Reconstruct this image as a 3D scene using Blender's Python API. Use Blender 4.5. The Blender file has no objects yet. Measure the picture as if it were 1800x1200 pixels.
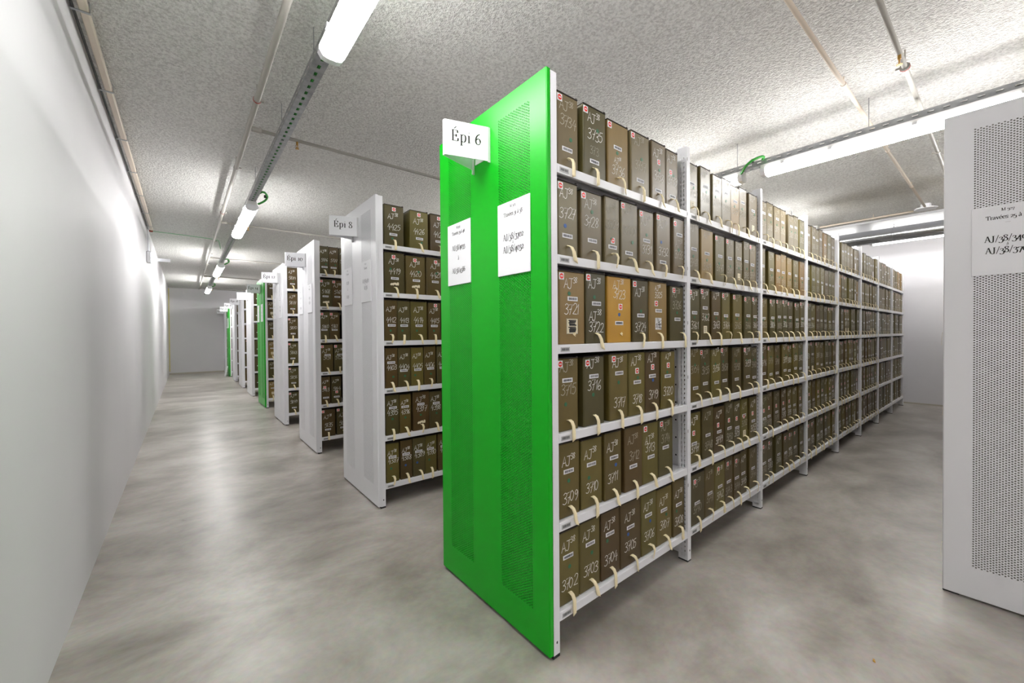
import bpy, math, random
from math import sin, cos, pi, radians
from mathutils import Matrix, Vector

random.seed(38)
S = bpy.context.scene
COL = S.collection
D = bpy.data

# ------------------------------------------------------------------ camera, view, world
CAM = (-1.08363, -1.11343, 1.27594)
YAW, PITCH, ROLL, FPX, PY = 0.68279, -0.011, 0.00769, 707.647, 594.2396

def cam_axes():
    def tr(d):
        s, c = sin(YAW), cos(YAW)
        x, z, y = d[0]*c - d[1]*s, d[0]*s + d[1]*c, d[2]
        s, c = sin(PITCH), cos(PITCH)
        y, z = y*c - z*s, y*s + z*c
        s, c = sin(ROLL), cos(ROLL)
        return x*c - y*s, x*s + y*c, z
    e = [tr((1, 0, 0)), tr((0, 1, 0)), tr((0, 0, 1))]
    return [Vector((e[0][i], e[1][i], e[2][i])) for i in range(3)]

R_, U_, F_ = cam_axes()
cd = D.cameras.new('camera')
cd.sensor_fit = 'HORIZONTAL'; cd.sensor_width = 36.0
cd.lens = FPX/1800*36
cd.shift_y = -(600-PY)/1800
cd.clip_start = 0.02; cd.clip_end = 100
co = D.objects.new('camera', cd); COL.objects.link(co)
m = Matrix((( R_[0], U_[0], -F_[0], CAM[0]), (R_[1], U_[1], -F_[1], CAM[1]), (R_[2], U_[2], -F_[2], CAM[2]), (0, 0, 0, 1)))
co.matrix_world = m
S.camera = co
S.view_settings.view_transform = 'Standard'
S.view_settings.look = 'None'
S.view_settings.gamma = 1.0
S.view_settings.use_curve_mapping = False
S.view_settings.exposure = 0.1
w = D.worlds.new('world'); S.world = w; w.use_nodes = True
w.node_tree.nodes['Background'].inputs[0].default_value = (0.9, 0.95, 1, 1)
w.node_tree.nodes['Background'].inputs[1].default_value = 0.0
S.cycles.max_bounces = 10
S.cycles.diffuse_bounces = 6
S.cycles.glossy_bounces = 4
S.cycles.use_denoising = True
S.cycles.sample_clamp_indirect = 6
LAMP = 70.0          # what the fluorescent diffusers give off

# ------------------------------------------------------------------ scene measures
H = 2.3                      # rack height
W = 0.8306                   # rack depth, both sides
PITCHY = 1.7778              # rack to rack
P0, BAY = 0.0546, 1.049      # first shelf edge, bay length
PW = 0.035                   # upright width
NB = 8
TIERS = [0.169, 0.524, 0.877, 1.231, 1.587, 1.943]
XL, XR, YB, YF, ZC = -1.492, 8.77, 16.5, -5.5, 2.9
LZ = 2.55

# ------------------------------------------------------------------ materials
MATS = {}
def srgb(r, g, b):
    f = lambda c: (c/255/12.92) if c/255 <= .04045 else ((c/255+.055)/1.055)**2.4
    return (f(r), f(g), f(b), 1)

def mat(name, col, rough=.5, metal=0.0, spec=.5, noise=None, bump=None, emit=None, rand=0.0, coat=0.0):
    """noise=(scale, detail, dark colour, stretch) mixes a second colour; bump=(scale, strength, distance)"""
    M = D.materials.new(name); M.use_nodes = True
    nt = M.node_tree; N = nt.nodes; L = nt.links
    b = N['Principled BSDF']
    b.inputs['Base Color'].default_value = col
    b.inputs['Roughness'].default_value = rough
    b.inputs['Metallic'].default_value = metal
    b.inputs['Specular IOR Level'].default_value = spec
    b.inputs['Coat Weight'].default_value = coat
    src = None
    if noise or bump:
        tc = N.new('ShaderNodeTexCoord')
    if noise:
        mp = N.new('ShaderNodeMapping'); L.new(tc.outputs['Object'], mp.inputs[0])
        mp.inputs['Scale'].default_value = noise[3] if len(noise) > 3 else (1, 1, 1)
        n = N.new('ShaderNodeTexNoise'); n.inputs['Scale'].default_value = noise[0]; n.inputs['Detail'].default_value = noise[1]
        L.new(mp.outputs[0], n.inputs['Vector'])
        r = N.new('ShaderNodeValToRGB'); r.color_ramp.elements[0].position = .35; r.color_ramp.elements[1].position = .68
        r.color_ramp.elements[0].color = noise[2]; r.color_ramp.elements[1].color = col
        L.new(n.outputs['Fac'], r.inputs[0]); src = r.outputs[0]
    if rand:
        oi = N.new('ShaderNodeObjectInfo')
        hs = N.new('ShaderNodeHueSaturation')
        mr = N.new('ShaderNodeMapRange'); mr.inputs[3].default_value = 1-rand; mr.inputs[4].default_value = 1+rand
        L.new(oi.outputs['Random'], mr.inputs[0]); L.new(mr.outputs[0], hs.inputs['Value'])
        mh = N.new('ShaderNodeMapRange'); mh.inputs[3].default_value = .488; mh.inputs[4].default_value = .512
        ml = N.new('ShaderNodeMath'); ml.operation = 'MULTIPLY'; ml.inputs[1].default_value = 7.31
        fr = N.new('ShaderNodeMath'); fr.operation = 'FRACT'
        L.new(oi.outputs['Random'], ml.inputs[0]); L.new(ml.outputs[0], fr.inputs[0]); L.new(fr.outputs[0], mh.inputs[0]); L.new(mh.outputs[0], hs.inputs['Hue'])
        if src: L.new(src, hs.inputs['Color'])
        else: hs.inputs['Color'].default_value = col
        src = hs.outputs[0]
    if src: L.new(src, b.inputs['Base Color'])
    if bump:
        n2 = N.new('ShaderNodeTexNoise'); n2.inputs['Scale'].default_value = bump[0]; n2.inputs['Detail'].default_value = 3
        L.new(tc.outputs['Object'], n2.inputs['Vector'])
        bp = N.new('ShaderNodeBump'); bp.inputs['Strength'].default_value = bump[1]; bp.inputs['Distance'].default_value = bump[2]
        L.new(n2.outputs['Fac'], bp.inputs['Height']); L.new(bp.outputs[0], b.inputs['Normal'])
    if emit:
        b.inputs['Emission Color'].default_value = emit[0]; b.inputs['Emission Strength'].default_value = emit[1]
    MATS[name] = M
    return M

def floor_material():
    M = D.materials.new('polished_concrete'); M.use_nodes = True
    nt = M.node_tree; N = nt.nodes; L = nt.links; b = N['Principled BSDF']
    tc = N.new('ShaderNodeTexCoord')
    mp = N.new('ShaderNodeMapping'); L.new(tc.outputs['Object'], mp.inputs[0]); mp.inputs['Scale'].default_value = (.9, 1.3, 1); mp.inputs['Rotation'].default_value = (0, 0, .5)
    a = N.new('ShaderNodeTexNoise'); a.inputs['Scale'].default_value = 1.5; a.inputs['Detail'].default_value = 7; a.inputs['Roughness'].default_value = .62; a.inputs['Distortion'].default_value = .25
    L.new(mp.outputs[0], a.inputs['Vector'])
    r = N.new('ShaderNodeValToRGB'); e = r.color_ramp.elements
    e[0].position = .30; e[0].color = srgb(118, 112, 104); e[1].position = .70; e[1].color = srgb(192, 188, 182)
    x = e.new(.5); x.color = srgb(160, 154, 146)
    L.new(a.outputs['Fac'], r.inputs[0])
    c = N.new('ShaderNodeTexNoise'); c.inputs['Scale'].default_value = 34; c.inputs['Detail'].default_value = 5
    L.new(tc.outputs['Object'], c.inputs['Vector'])
    mx = N.new('ShaderNodeMix'); mx.data_type = 'RGBA'; mx.blend_type = 'OVERLAY'; mx.inputs['Factor'].default_value = .16
    L.new(r.outputs[0], mx.inputs[6]); L.new(c.outputs['Color'], mx.inputs[7])
    sp = N.new('ShaderNodeTexNoise'); sp.inputs['Scale'].default_value = 7; sp.inputs['Detail'].default_value = 2
    L.new(tc.outputs['Object'], sp.inputs['Vector'])
    sr = N.new('ShaderNodeValToRGB'); sr.color_ramp.elements[0].position = .20; sr.color_ramp.elements[1].position = .25
    sr.color_ramp.elements[0].color = (.35, .3, .24, 1); sr.color_ramp.elements[1].color = (1, 1, 1, 1)
    L.new(sp.outputs['Fac'], sr.inputs[0])
    m2 = N.new('ShaderNodeMix'); m2.data_type = 'RGBA'; m2.blend_type = 'MULTIPLY'; m2.inputs['Factor'].default_value = .5
    L.new(mx.outputs[2], m2.inputs[6]); L.new(sr.outputs[0], m2.inputs[7])
    L.new(m2.outputs[2], b.inputs['Base Color'])
    rr = N.new('ShaderNodeMapRange'); rr.inputs[3].default_value = .24; rr.inputs[4].default_value = .42
    L.new(a.outputs['Fac'], rr.inputs[0]); L.new(rr.outputs[0], b.inputs['Roughness'])
    b.inputs['Specular IOR Level'].default_value = .5
    bp = N.new('ShaderNodeBump'); bp.inputs['Strength'].default_value = .08; bp.inputs['Distance'].default_value = .004
    L.new(c.outputs['Fac'], bp.inputs['Height']); L.new(bp.outputs[0], b.inputs['Normal'])
    MATS['floor'] = M

def ceiling_material():
    M = D.materials.new('sprayed_plaster'); M.use_nodes = True
    nt = M.node_tree; N = nt.nodes; L = nt.links; b = N['Principled BSDF']
    tc = N.new('ShaderNodeTexCoord')
    a = N.new('ShaderNodeTexNoise'); a.inputs['Scale'].default_value = 66; a.inputs['Detail'].default_value = 3; a.inputs['Roughness'].default_value = .6
    L.new(tc.outputs['Object'], a.inputs['Vector'])
    big = N.new('ShaderNodeTexNoise'); big.inputs['Scale'].default_value = 1.1; big.inputs['Detail'].default_value = 3
    L.new(tc.outputs['Object'], big.inputs['Vector'])
    r = N.new('ShaderNodeValToRGB'); e = r.color_ramp.elements
    e[0].position = .34; e[0].color = srgb(200, 198, 195); e[1].position = .6; e[1].color = srgb(232, 231, 228)
    L.new(a.outputs['Fac'], r.inputs[0]); L.new(r.outputs[0], b.inputs['Base Color'])
    b.inputs['Roughness'].default_value = .95; b.inputs['Specular IOR Level'].default_value = .1
    bp = N.new('ShaderNodeBump'); bp.inputs['Strength'].default_value = .9; bp.inputs['Distance'].default_value = .03
    L.new(a.outputs['Fac'], bp.inputs['Height'])
    b2 = N.new('ShaderNodeBump'); b2.inputs['Strength'].default_value = .5; b2.inputs['Distance'].default_value = .12
    L.new(big.outputs['Fac'], b2.inputs['Height']); L.new(b2.outputs[0], bp.inputs['Normal'])
    L.new(bp.outputs[0], b.inputs['Normal'])
    MATS['ceiling'] = M

floor_material(); ceiling_material()
mat('wall', srgb(210, 208, 210), .55, noise=(.9, 3, srgb(204, 202, 205)), bump=(3.0, .15, .02))
mat('white_paint', srgb(233, 233, 237), .36)
mat('grey_paint', srgb(212, 212, 214), .4)
mat('green_paint', srgb(0, 166, 18), .34, spec=.35)
mat('sheet_grey', srgb(150, 148, 142), .6)
mat('slot_dark', srgb(40, 40, 42), .8)
mat('paper', srgb(240, 240, 244), .55)
mat('ink', srgb(30, 26, 24), .6)
mat('cream_paper', srgb(226, 216, 188), .6)
mat('olive', srgb(102, 90, 42), .45, noise=(9, 4, srgb(88, 77, 33), (1, 1, .5)), rand=.16, bump=(240, .12, .001))
mat('dark_olive', srgb(84, 75, 42), .42, noise=(8, 4, srgb(71, 63, 32), (1, 1, .5)), rand=.14, bump=(240, .12, .001))
mat('grey_olive', srgb(114, 101, 70), .46, noise=(8, 4, srgb(101, 88, 58), (1, 1, .5)), rand=.14, bump=(240, .12, .001))  # upper-shelf olive, paled: the lamp light washing it is in the colour
mat('brown', srgb(88, 71, 36), .42, noise=(8, 4, srgb(74, 59, 28), (1, 1, .5)), rand=.14, bump=(240, .12, .001))
mat('tan', srgb(140, 114, 62), .46, noise=(8, 4, srgb(122, 97, 48), (1, 1, .5)), rand=.1, bump=(240, .12, .001))
mat('ochre', srgb(192, 148, 50), .44, noise=(8, 4, srgb(176, 130, 40), (1, 1, .5)), bump=(240, .12, .001))
mat('lid_dark', srgb(38, 30, 24), .6)
mat('chalk', srgb(236, 235, 230), .9)
mat('faint_chalk', srgb(182, 178, 164), .9)
mat('cloth_tape', srgb(240, 226, 188), .85, bump=(300, .3, .001))
mat('red', srgb(226, 42, 24), .5)
mat('green_dot', srgb(46, 104, 72), .55)
mat('blue_dot', srgb(42, 84, 150), .55)
mat('barcode', srgb(50, 50, 56), .6)
mat('pale_label', srgb(186, 186, 186), .5)
mat('galvanised', srgb(176, 178, 180), .34, metal=.85, noise=(20, 3, srgb(150, 152, 154)))
mat('duct_steel', srgb(205, 207, 210), .2, metal=.9)
mat('steel_pipe', srgb(168, 164, 157), .4)
mat('beige_pipe', srgb(222, 208, 192), .45)
mat('housing', srgb(226, 226, 224), .4)
mat('diffuser', srgb(250, 250, 250), .3, emit=((1.0, .993, .978, 1), LAMP))
mat('cap', srgb(236, 236, 240), .25)
mat('cable_green', srgb(40, 138, 44), .45)
mat('cable_pale', srgb(140, 190, 150), .45)
mat('black', srgb(24, 24, 24), .5)
mat('brass', srgb(178, 138, 70), .35, metal=.7)
mat('rust_clamp', srgb(150, 60, 40), .5)
mat('base_beige', srgb(176, 170, 156), .6)
mat('yellow_strip', srgb(206, 196, 140), .5)
mat('diffuser_dim', srgb(250, 250, 250), .3, emit=((1.0, .993, .978, 1), LAMP*.62))
mat('diffuser_mid', srgb(250, 250, 250), .3, emit=((1.0, .993, .978, 1), LAMP*1.0))
mat('diffuser_aisle', srgb(250, 250, 250), .3, emit=((1.0, .993, .978, 1), LAMP*.88))
mat('diffuser_end', srgb(250, 250, 250), .3, emit=((1.0, .993, .978, 1), LAMP*.36))
mat('glare_ink', srgb(150, 150, 154), .6)  # ink paled to paint in the glare over the farther notices
mat('lamp_face', srgb(245, 248, 255), .3, emit=((.85, .92, 1, 1), 9))

# ------------------------------------------------------------------ mesh builder
class MB:
    def __init__(s): s.v = []; s.f = []; s.m = []
    def face(s, pts, mi=0):
        n = len(s.v); s.v += [tuple(p) for p in pts]; s.f.append(tuple(range(n, n+len(pts)))); s.m.append(mi)
    def idx(s, verts, faces, mi=0):
        n = len(s.v); s.v += [tuple(p) for p in verts]
        for f in faces: s.f.append(tuple(n+i for i in f)); s.m.append(mi)
    def box(s, x0, x1, y0, y1, z0, z1, mi=0):
        V = [(x0,y0,z0),(x1,y0,z0),(x1,y1,z0),(x0,y1,z0),(x0,y0,z1),(x1,y0,z1),(x1,y1,z1),(x0,y1,z1)]
        s.idx(V, [(0,3,2,1),(4,5,6,7),(0,1,5,4),(1,2,6,5),(2,3,7,6),(3,0,4,7)], mi)
    def cbox(s, x0, x1, y0, y1, z0, z1, b=.002, mi=0):
        """box with chamfered edges"""
        X = (x0, x1); Y = (y0, y1); Z = (z0, z1); sg = (1, -1)
        V = []; ix = {}
        for i in (0, 1):
            for j in (0, 1):
                for k in (0, 1):
                    for a in range(3):
                        p = [X[i], Y[j], Z[k]]
                        for c, t in ((0, i), (1, j), (2, k)):
                            if c != a: p[c] += b*sg[t]
                        ix[i, j, k, a] = len(V); V.append(p)
        F = []
        for a in range(3):
            o = [c for c in range(3) if c != a]
            for t in (0, 1):
                q = []
                for u, v in ((0, 0), (1, 0), (1, 1), (0, 1)):
                    k = [0, 0, 0]; k[a] = t; k[o[0]] = u; k[o[1]] = v
                    q.append(ix[k[0], k[1], k[2], a])
                flip = (t == 0) ^ (a == 1)
                F.append(tuple(q[::-1]) if flip else tuple(q))
            for u in (0, 1):
                for v in (0, 1):
                    k0 = [0, 0, 0]; k1 = [0, 0, 0]; k0[a] = 0; k1[a] = 1
                    for k in (k0, k1): k[o[0]] = u; k[o[1]] = v
                    F.append((ix[tuple(k0)+(o[0],)], ix[tuple(k1)+(o[0],)], ix[tuple(k1)+(o[1],)], ix[tuple(k0)+(o[1],)]))
        for i in (0, 1):
            for j in (0, 1):
                for k in (0, 1): F.append((ix[i,j,k,0], ix[i,j,k,1], ix[i,j,k,2]))
        s.idx(V, F, mi)
    def tube(s, pts, r, n=10, mi=0, caps=True):
        P = [Vector(p) for p in pts]; rings = []; up = None
        for i, p in enumerate(P):
            t = (P[min(i+1, len(P)-1)] - P[max(i-1, 0)]).normalized()
            if up is None: up = Vector((0, 0, 1)) if abs(t.z) < .9 else Vector((1, 0, 0))
            a = t.cross(up)
            if a.length < 1e-6: a = t.cross(Vector((1, 0, 0)))
            a.normalize(); c = a.cross(t).normalized(); up = c
            rings.append([p + a*(r*cos(2*pi*k/n)) + c*(r*sin(2*pi*k/n)) for k in range(n)])
        V = [q for g in rings for q in g]; F = []
        for i in range(len(P)-1):
            for k in range(n):
                F.append((i*n+k, i*n+(k+1) % n, (i+1)*n+(k+1) % n, (i+1)*n+k))
        if caps: F.append(tuple(range(n))[::-1]); F.append(tuple((len(P)-1)*n+k for k in range(n)))
        s.idx(V, F, mi)
    def disc(s, c, ax, r, n=16, mi=0):
        """flat disc, normal along axis ax ('y' -> facing -y)"""
        if ax == 'y': s.face([(c[0]+r*cos(2*pi*k/n), c[1], c[2]+r*sin(2*pi*k/n)) for k in range(n)], mi)
        elif ax == 'x': s.face([(c[0], c[1]+r*cos(2*pi*k/n), c[2]+r*sin(2*pi*k/n)) for k in range(n)], mi)
        else: s.face([(c[0]+r*cos(2*pi*k/n), c[1]+r*sin(2*pi*k/n), c[2]) for k in range(n)], mi)
    def mesh(s, name, mats, smooth=False):
        me = D.meshes.new(name); me.from_pydata(s.v, [], s.f)
        for mm in mats: me.materials.append(MATS[mm])
        if len(mats) > 1: me.polygons.foreach_set('material_index', s.m)
        if smooth: me.polygons.foreach_set('use_smooth', [True]*len(s.f))
        me.update(); return me

def link(name, me, parent=None, loc=(0, 0, 0), rz=0.0, scale=None):
    o = D.objects.new(name, me); COL.objects.link(o); o.location = loc
    if rz: o.rotation_euler = (0, 0, rz)
    if scale: o.scale = scale
    if parent: o.parent = parent
    return o
USED = {}
def tag(o, label, cat, group=None, kind=None):
    n = len(label.split()); assert 4 <= n <= 16, (n, label)
    o['label'] = label; o['category'] = cat
    if label in USED and not kind: print('DUP LABEL', label)
    USED[label] = 1
    if group: o['group'] = group
    if kind: o['kind'] = kind
    return o
def thing(name, label, cat, loc=(0, 0, 0), rz=0.0, group=None):
    o = D.objects.new(name, None); COL.objects.link(o); o.location = loc; o.rotation_euler = (0, 0, rz); o.empty_display_size = .1
    return tag(o, label, cat, group)
def struct(name, mb, mats, label, cat):
    o = link(name, mb.mesh(name, mats)); tag(o, label, cat); o['kind'] = 'structure'; return o

# ------------------------------------------------------------------ lettering
def smooth(pts, n=5, closed=False):
    out = []; P = list(pts); k = len(P)
    for i in range(k-1):
        p0 = P[max(i-1, 0)]; p1 = P[i]; p2 = P[i+1]; p3 = P[min(i+2, k-1)]
        for j in range(n):
            t = j/n
            out.append(tuple(.5*((2*p1[c]) + (-p0[c]+p2[c])*t + (2*p0[c]-5*p1[c]+4*p2[c]-p3[c])*t*t + (-p0[c]+3*p1[c]-3*p2[c]+p3[c])*t**3) for c in (0, 1)))
    out.append(P[-1]); return out
C_ = lambda *p: ('c', p)
L_ = lambda *p: ('l', p)
HAND = {
 'A': (.62, [L_((0,0),(.3,1),(.58,0)), L_((.1,.36),(.5,.38))]),
 'J': (.62, [L_((.08,.98),(.66,1)), C_((.42,.99),(.42,.3),(.34,.04),(.14,.0),(.02,.14))]),
 '0': (.56, [C_((.26,1),(.05,.78),(.02,.35),(.2,0),(.44,.2),(.5,.65),(.26,1))]),
 '1': (.36, [L_((.02,.66),(.26,1),(.24,0))]),
 '2': (.58, [C_((.04,.8),(.22,1),(.48,.88),(.42,.52),(.02,.02)), L_((.02,.02),(.55,.0))]),
 '3': (.56, [C_((.04,.86),(.24,1),(.48,.86),(.4,.62),(.18,.52),(.44,.42),(.52,.16),(.28,-.04),(.0,.06))]),
 '4': (.58, [L_((.3,1),(.02,.36),(.54,.4)), L_((.42,.68),(.36,-.12))]),
 '5': (.56, [L_((.52,1),(.14,.97),(.08,.58)), C_((.08,.58),(.38,.62),(.52,.32),(.3,-.02),(.0,.05))]),
 '6': (.54, [C_((.42,1),(.14,.62),(.05,.22),(.25,0),(.48,.18),(.36,.44),(.1,.3))]),
 '7': (.54, [L_((.0,.93),(.5,1),(.2,-.08)), L_((.1,.46),(.44,.52))]),
 '8': (.54, [C_((.48,.86),(.25,1),(.08,.8),(.26,.54),(.46,.26),(.26,0),(.05,.2),(.24,.5),(.48,.86))]),
 '9': (.54, [C_((.48,.8),(.25,1),(.05,.76),(.24,.5),(.48,.78),(.46,.3),(.2,-.06))]),
 ' ': (.35, []),
}
# bookish serif letters: heavy downstrokes, hairline cross strokes
SER = {
 'É': (.68, [L_((.14,0),(.14,.96)), L_((.02,.98),(.56,.98)), L_((.02,.02),(.6,.02)), L_((.14,.5),(.44,.5)), L_((.56,.98),(.58,.74)), L_((.6,.02),(.62,.28)), L_((.44,.62),(.44,.38)), L_((.26,1.1),(.46,1.32))]),
 'p': (.6, [L_((.14,.66),(.14,-.32)), L_((.02,.64),(.16,.66)), L_((.03,-.32),(.28,-.32)), C_((.14,.5),(.28,.66),(.48,.62),(.54,.34),(.46,.06),(.28,.0),(.14,.1))]),
 'i': (.34, [L_((.16,.66),(.16,0)), L_((.04,.64),(.18,.66)), L_((.03,.01),(.3,.01)), L_((.14,.9),(.2,.9)), L_((.14,.94),(.2,.94))]),
 'A': (.76, [L_((.1,.0),(.36,1)), L_((.38,1),(.64,0)), L_((.2,.36),(.5,.36)), L_((.0,.01),(.22,.01)), L_((.52,.01),(.76,.01))]),
 'J': (.46, [C_((.26,.98),(.26,.3),(.22,-.06),(.06,-.12),(.0,-.02)), L_((.12,.98),(.42,.98))]),
 '/': (.42, [L_((.04,-.16),(.38,1.06))]),
 'M': (.98, [L_((.14,0),(.14,1)), L_((.14,1),(.46,.02)), L_((.46,.02),(.8,1)), L_((.8,1),(.8,0)), L_((.02,.01),(.26,.01)), L_((.66,.01),(.94,.01)), L_((.02,.99),(.16,.99)), L_((.78,.99),(.94,.99))]),
 'T': (.7, [L_((.34,1),(.34,0)), L_((.02,.98),(.66,.98)), L_((.02,.98),(.0,.76)), L_((.66,.98),(.68,.76)), L_((.22,.01),(.47,.01))]),
 'r': (.44, [L_((.13,.66),(.13,0)), L_((.02,.64),(.15,.66)), L_((.03,.01),(.28,.01)), C_((.13,.48),(.24,.64),(.38,.64),(.38,.54))]),
 'a': (.52, [C_((.06,.5),(.18,.66),(.34,.6),(.36,.4),(.36,.08),(.48,.02)), C_((.36,.38),(.14,.32),(.04,.16),(.14,.0),(.36,.12))]),
 'v': (.54, [L_((.08,.66),(.28,0)), L_((.28,.0),(.46,.66)), L_((.0,.65),(.2,.65)), L_((.36,.65),(.54,.65))]),
 'e': (.52, [C_((.08,.36),(.44,.38),(.4,.58),(.26,.67),(.08,.52),(.06,.24),(.2,.0),(.36,.02),(.46,.14))]),
 's': (.44, [C_((.36,.5),(.34,.64),(.18,.67),(.06,.54),(.14,.4),(.32,.28),(.36,.12),(.2,-.01),(.06,.06),(.04,.18))]),
 '0': (.54, [C_((.26,.68),(.06,.54),(.06,.14),(.26,.0),(.46,.14),(.46,.54),(.26,.68))]),
 '1': (.36, [L_((.17,.67),(.17,0)), L_((.06,.62),(.18,.68)), L_((.04,.01),(.3,.01))]),
 '2': (.52, [C_((.06,.5),(.16,.66),(.36,.64),(.42,.46),(.3,.26),(.06,.02)), L_((.05,.03),(.46,.03)), L_((.46,.03),(.49,.17))]),
 '3': (.5, [C_((.05,.5),(.16,.67),(.36,.62),(.36,.42),(.2,.3)), C_((.2,.3),(.42,.2),(.44,-.1),(.26,-.3),(.06,-.24),(.04,-.14))]),
 '4': (.56, [L_((.36,.67),(.36,-.3)), L_((.36,.66),(.03,.02)), L_((.03,.01),(.54,.01)), L_((.24,-.3),(.48,-.3))]),
 '5': (.5, [L_((.12,.66),(.1,.3)), L_((.1,.64),(.42,.66)), C_((.1,.3),(.34,.34),(.44,.1),(.36,-.22),(.14,-.3),(.04,-.2))]),
 '6': (.54, [C_((.44,.98),(.2,.82),(.06,.5),(.08,.14),(.26,.0),(.46,.14),(.46,.42),(.28,.56),(.08,.4))]),
 '7': (.52, [L_((.05,.64),(.48,.64)), L_((.05,.64),(.04,.48)), L_((.48,.64),(.2,-.3))]),
 '8': (.52, [C_((.24,.98),(.08,.86),(.12,.66),(.36,.46),(.46,.24),(.38,.04),(.24,0),(.08,.06),(.05,.26),(.2,.5),(.4,.7),(.42,.88),(.24,.98))]),
 '9': (.54, [C_((.44,.3),(.26,.14),(.07,.26),(.08,.54),(.26,.68),(.45,.54),(.45,.16),(.32,-.16),(.1,-.3))]),
 '-': (.7, [L_((.05,.3),(.65,.3))]),
 '.': (.26, [L_((.1,.03),(.15,.03)), L_((.1,.07),(.15,.07))]),
 ' ': (.32, []),
}
SER['é'] = (.52, SER['e'][1] + [L_((.22,.78),(.38,.98))])
SER['à'] = (.52, SER['a'][1] + [L_((.16,.98),(.3,.78))])

def text_width(t, font, size, track=1.0): return sum(font[c][0] for c in t)*size*track
def write(mb, t, font, size, x, z, fn, mi, pen, contrast=0.0, jit=0.0, slant=0.0, track=1.0, rnd=random):
    """strokes become narrow strips; fn maps (x, z) of the sheet to 3D"""
    for ch in t:
        wd, st = font[ch]
        jx, jz, js = rnd.uniform(-jit, jit)*size, rnd.uniform(-jit, jit)*size, 1+rnd.uniform(-jit, jit)
        for kind, p in st:
            q = smooth(p, 4) if kind == 'c' else list(p)
            q = [(x+jx+(a+slant*b)*size*js, z+jz+b*size*js) for a, b in q]
            n = len(q); Lf = []; Rt = []
            for i in range(n):
                a = q[max(i-1, 0)]; b = q[min(i+1, n-1)]
                if kind == 'l' and 0 < i < n-1: pass
                dx, dz = b[0]-a[0], b[1]-a[1]; l = math.hypot(dx, dz) or 1
                dx /= l; dz /= l
                hw = pen*.5*((1-contrast) + contrast*abs(dz)**1.5)
                if contrast and dz > .3 and dx > .1: hw = pen*.5*(1-contrast*.75)   # upstrokes are hairlines
                ex = hw*.6 if contrast == 0 else 0
                px = q[i][0] - (dx*ex if i == 0 else -dx*ex if i == n-1 else 0)
                pz = q[i][1] - (dz*ex if i == 0 else -dz*ex if i == n-1 else 0)
                Lf.append((px-dz*hw, pz+dx*hw)); Rt.append((px+dz*hw, pz-dx*hw))
            V = [fn(*c) for c in Lf] + [fn(*c) for c in Rt]
            mb.idx(V, [(i, i+n, i+n+1, i+1) for i in range(n-1)], mi)
        x += wd*size*track

# ------------------------------------------------------------------ room
mb = MB(); mb.box(XL-.2, XR+.2, YF-.2, YB+.2, -.2, 0)
struct('floor', mb, ['floor'], 'grey polished concrete floor with cloudy stains', 'floor')
mb = MB(); mb.box(XL-.2, XR+.2, YF-.2, YB+.2, ZC, ZC+.2)
struct('ceiling', mb, ['ceiling'], 'grey sprayed rough plaster ceiling over the whole store', 'ceiling')
mb = MB(); mb.box(XL-.2, XL, YF-.2, YB+.2, 0, ZC)
struct('wall_left', mb, ['wall'], 'long plain white wall along the corridor', 'wall')
mb = MB(); mb.box(XL, XR, YB, YB+.2, 0, ZC)
struct('wall_back', mb, ['wall'], 'white wall closing the far end of the corridor', 'wall')
mb = MB(); mb.box(XR, XR+.2, YF-.2, YB+.2, 0, ZC)
struct('wall_right', mb, ['wall'], 'white wall at the far end of the rack aisle', 'wall')
mb = MB(); mb.box(XL, XR, YF-.2, YF, 0, ZC)
struct('wall_front', mb, ['wall'], 'white wall behind the viewer, out of the photo', 'wall')
mb = MB(); mb.box(XL, XR, YB-.012, YB, 0, .05)
struct('baseboard_back', mb, ['base_beige'], 'low beige skirting strip under the far corridor wall', 'baseboard')
mb = MB(); mb.box(XR-.01, XR, YF, YB, 0, .025)
struct('baseboard_right', mb, ['base_beige'], 'thin pale skirting strip under the aisle end wall', 'baseboard')
mb = MB(); mb.box(XL, XL+.03, YB-.03, YB, .1, ZC-.02)
struct('trim_1', mb, ['yellow_strip'], 'thin yellowish strip standing in the far corridor corner', 'trim')

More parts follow.
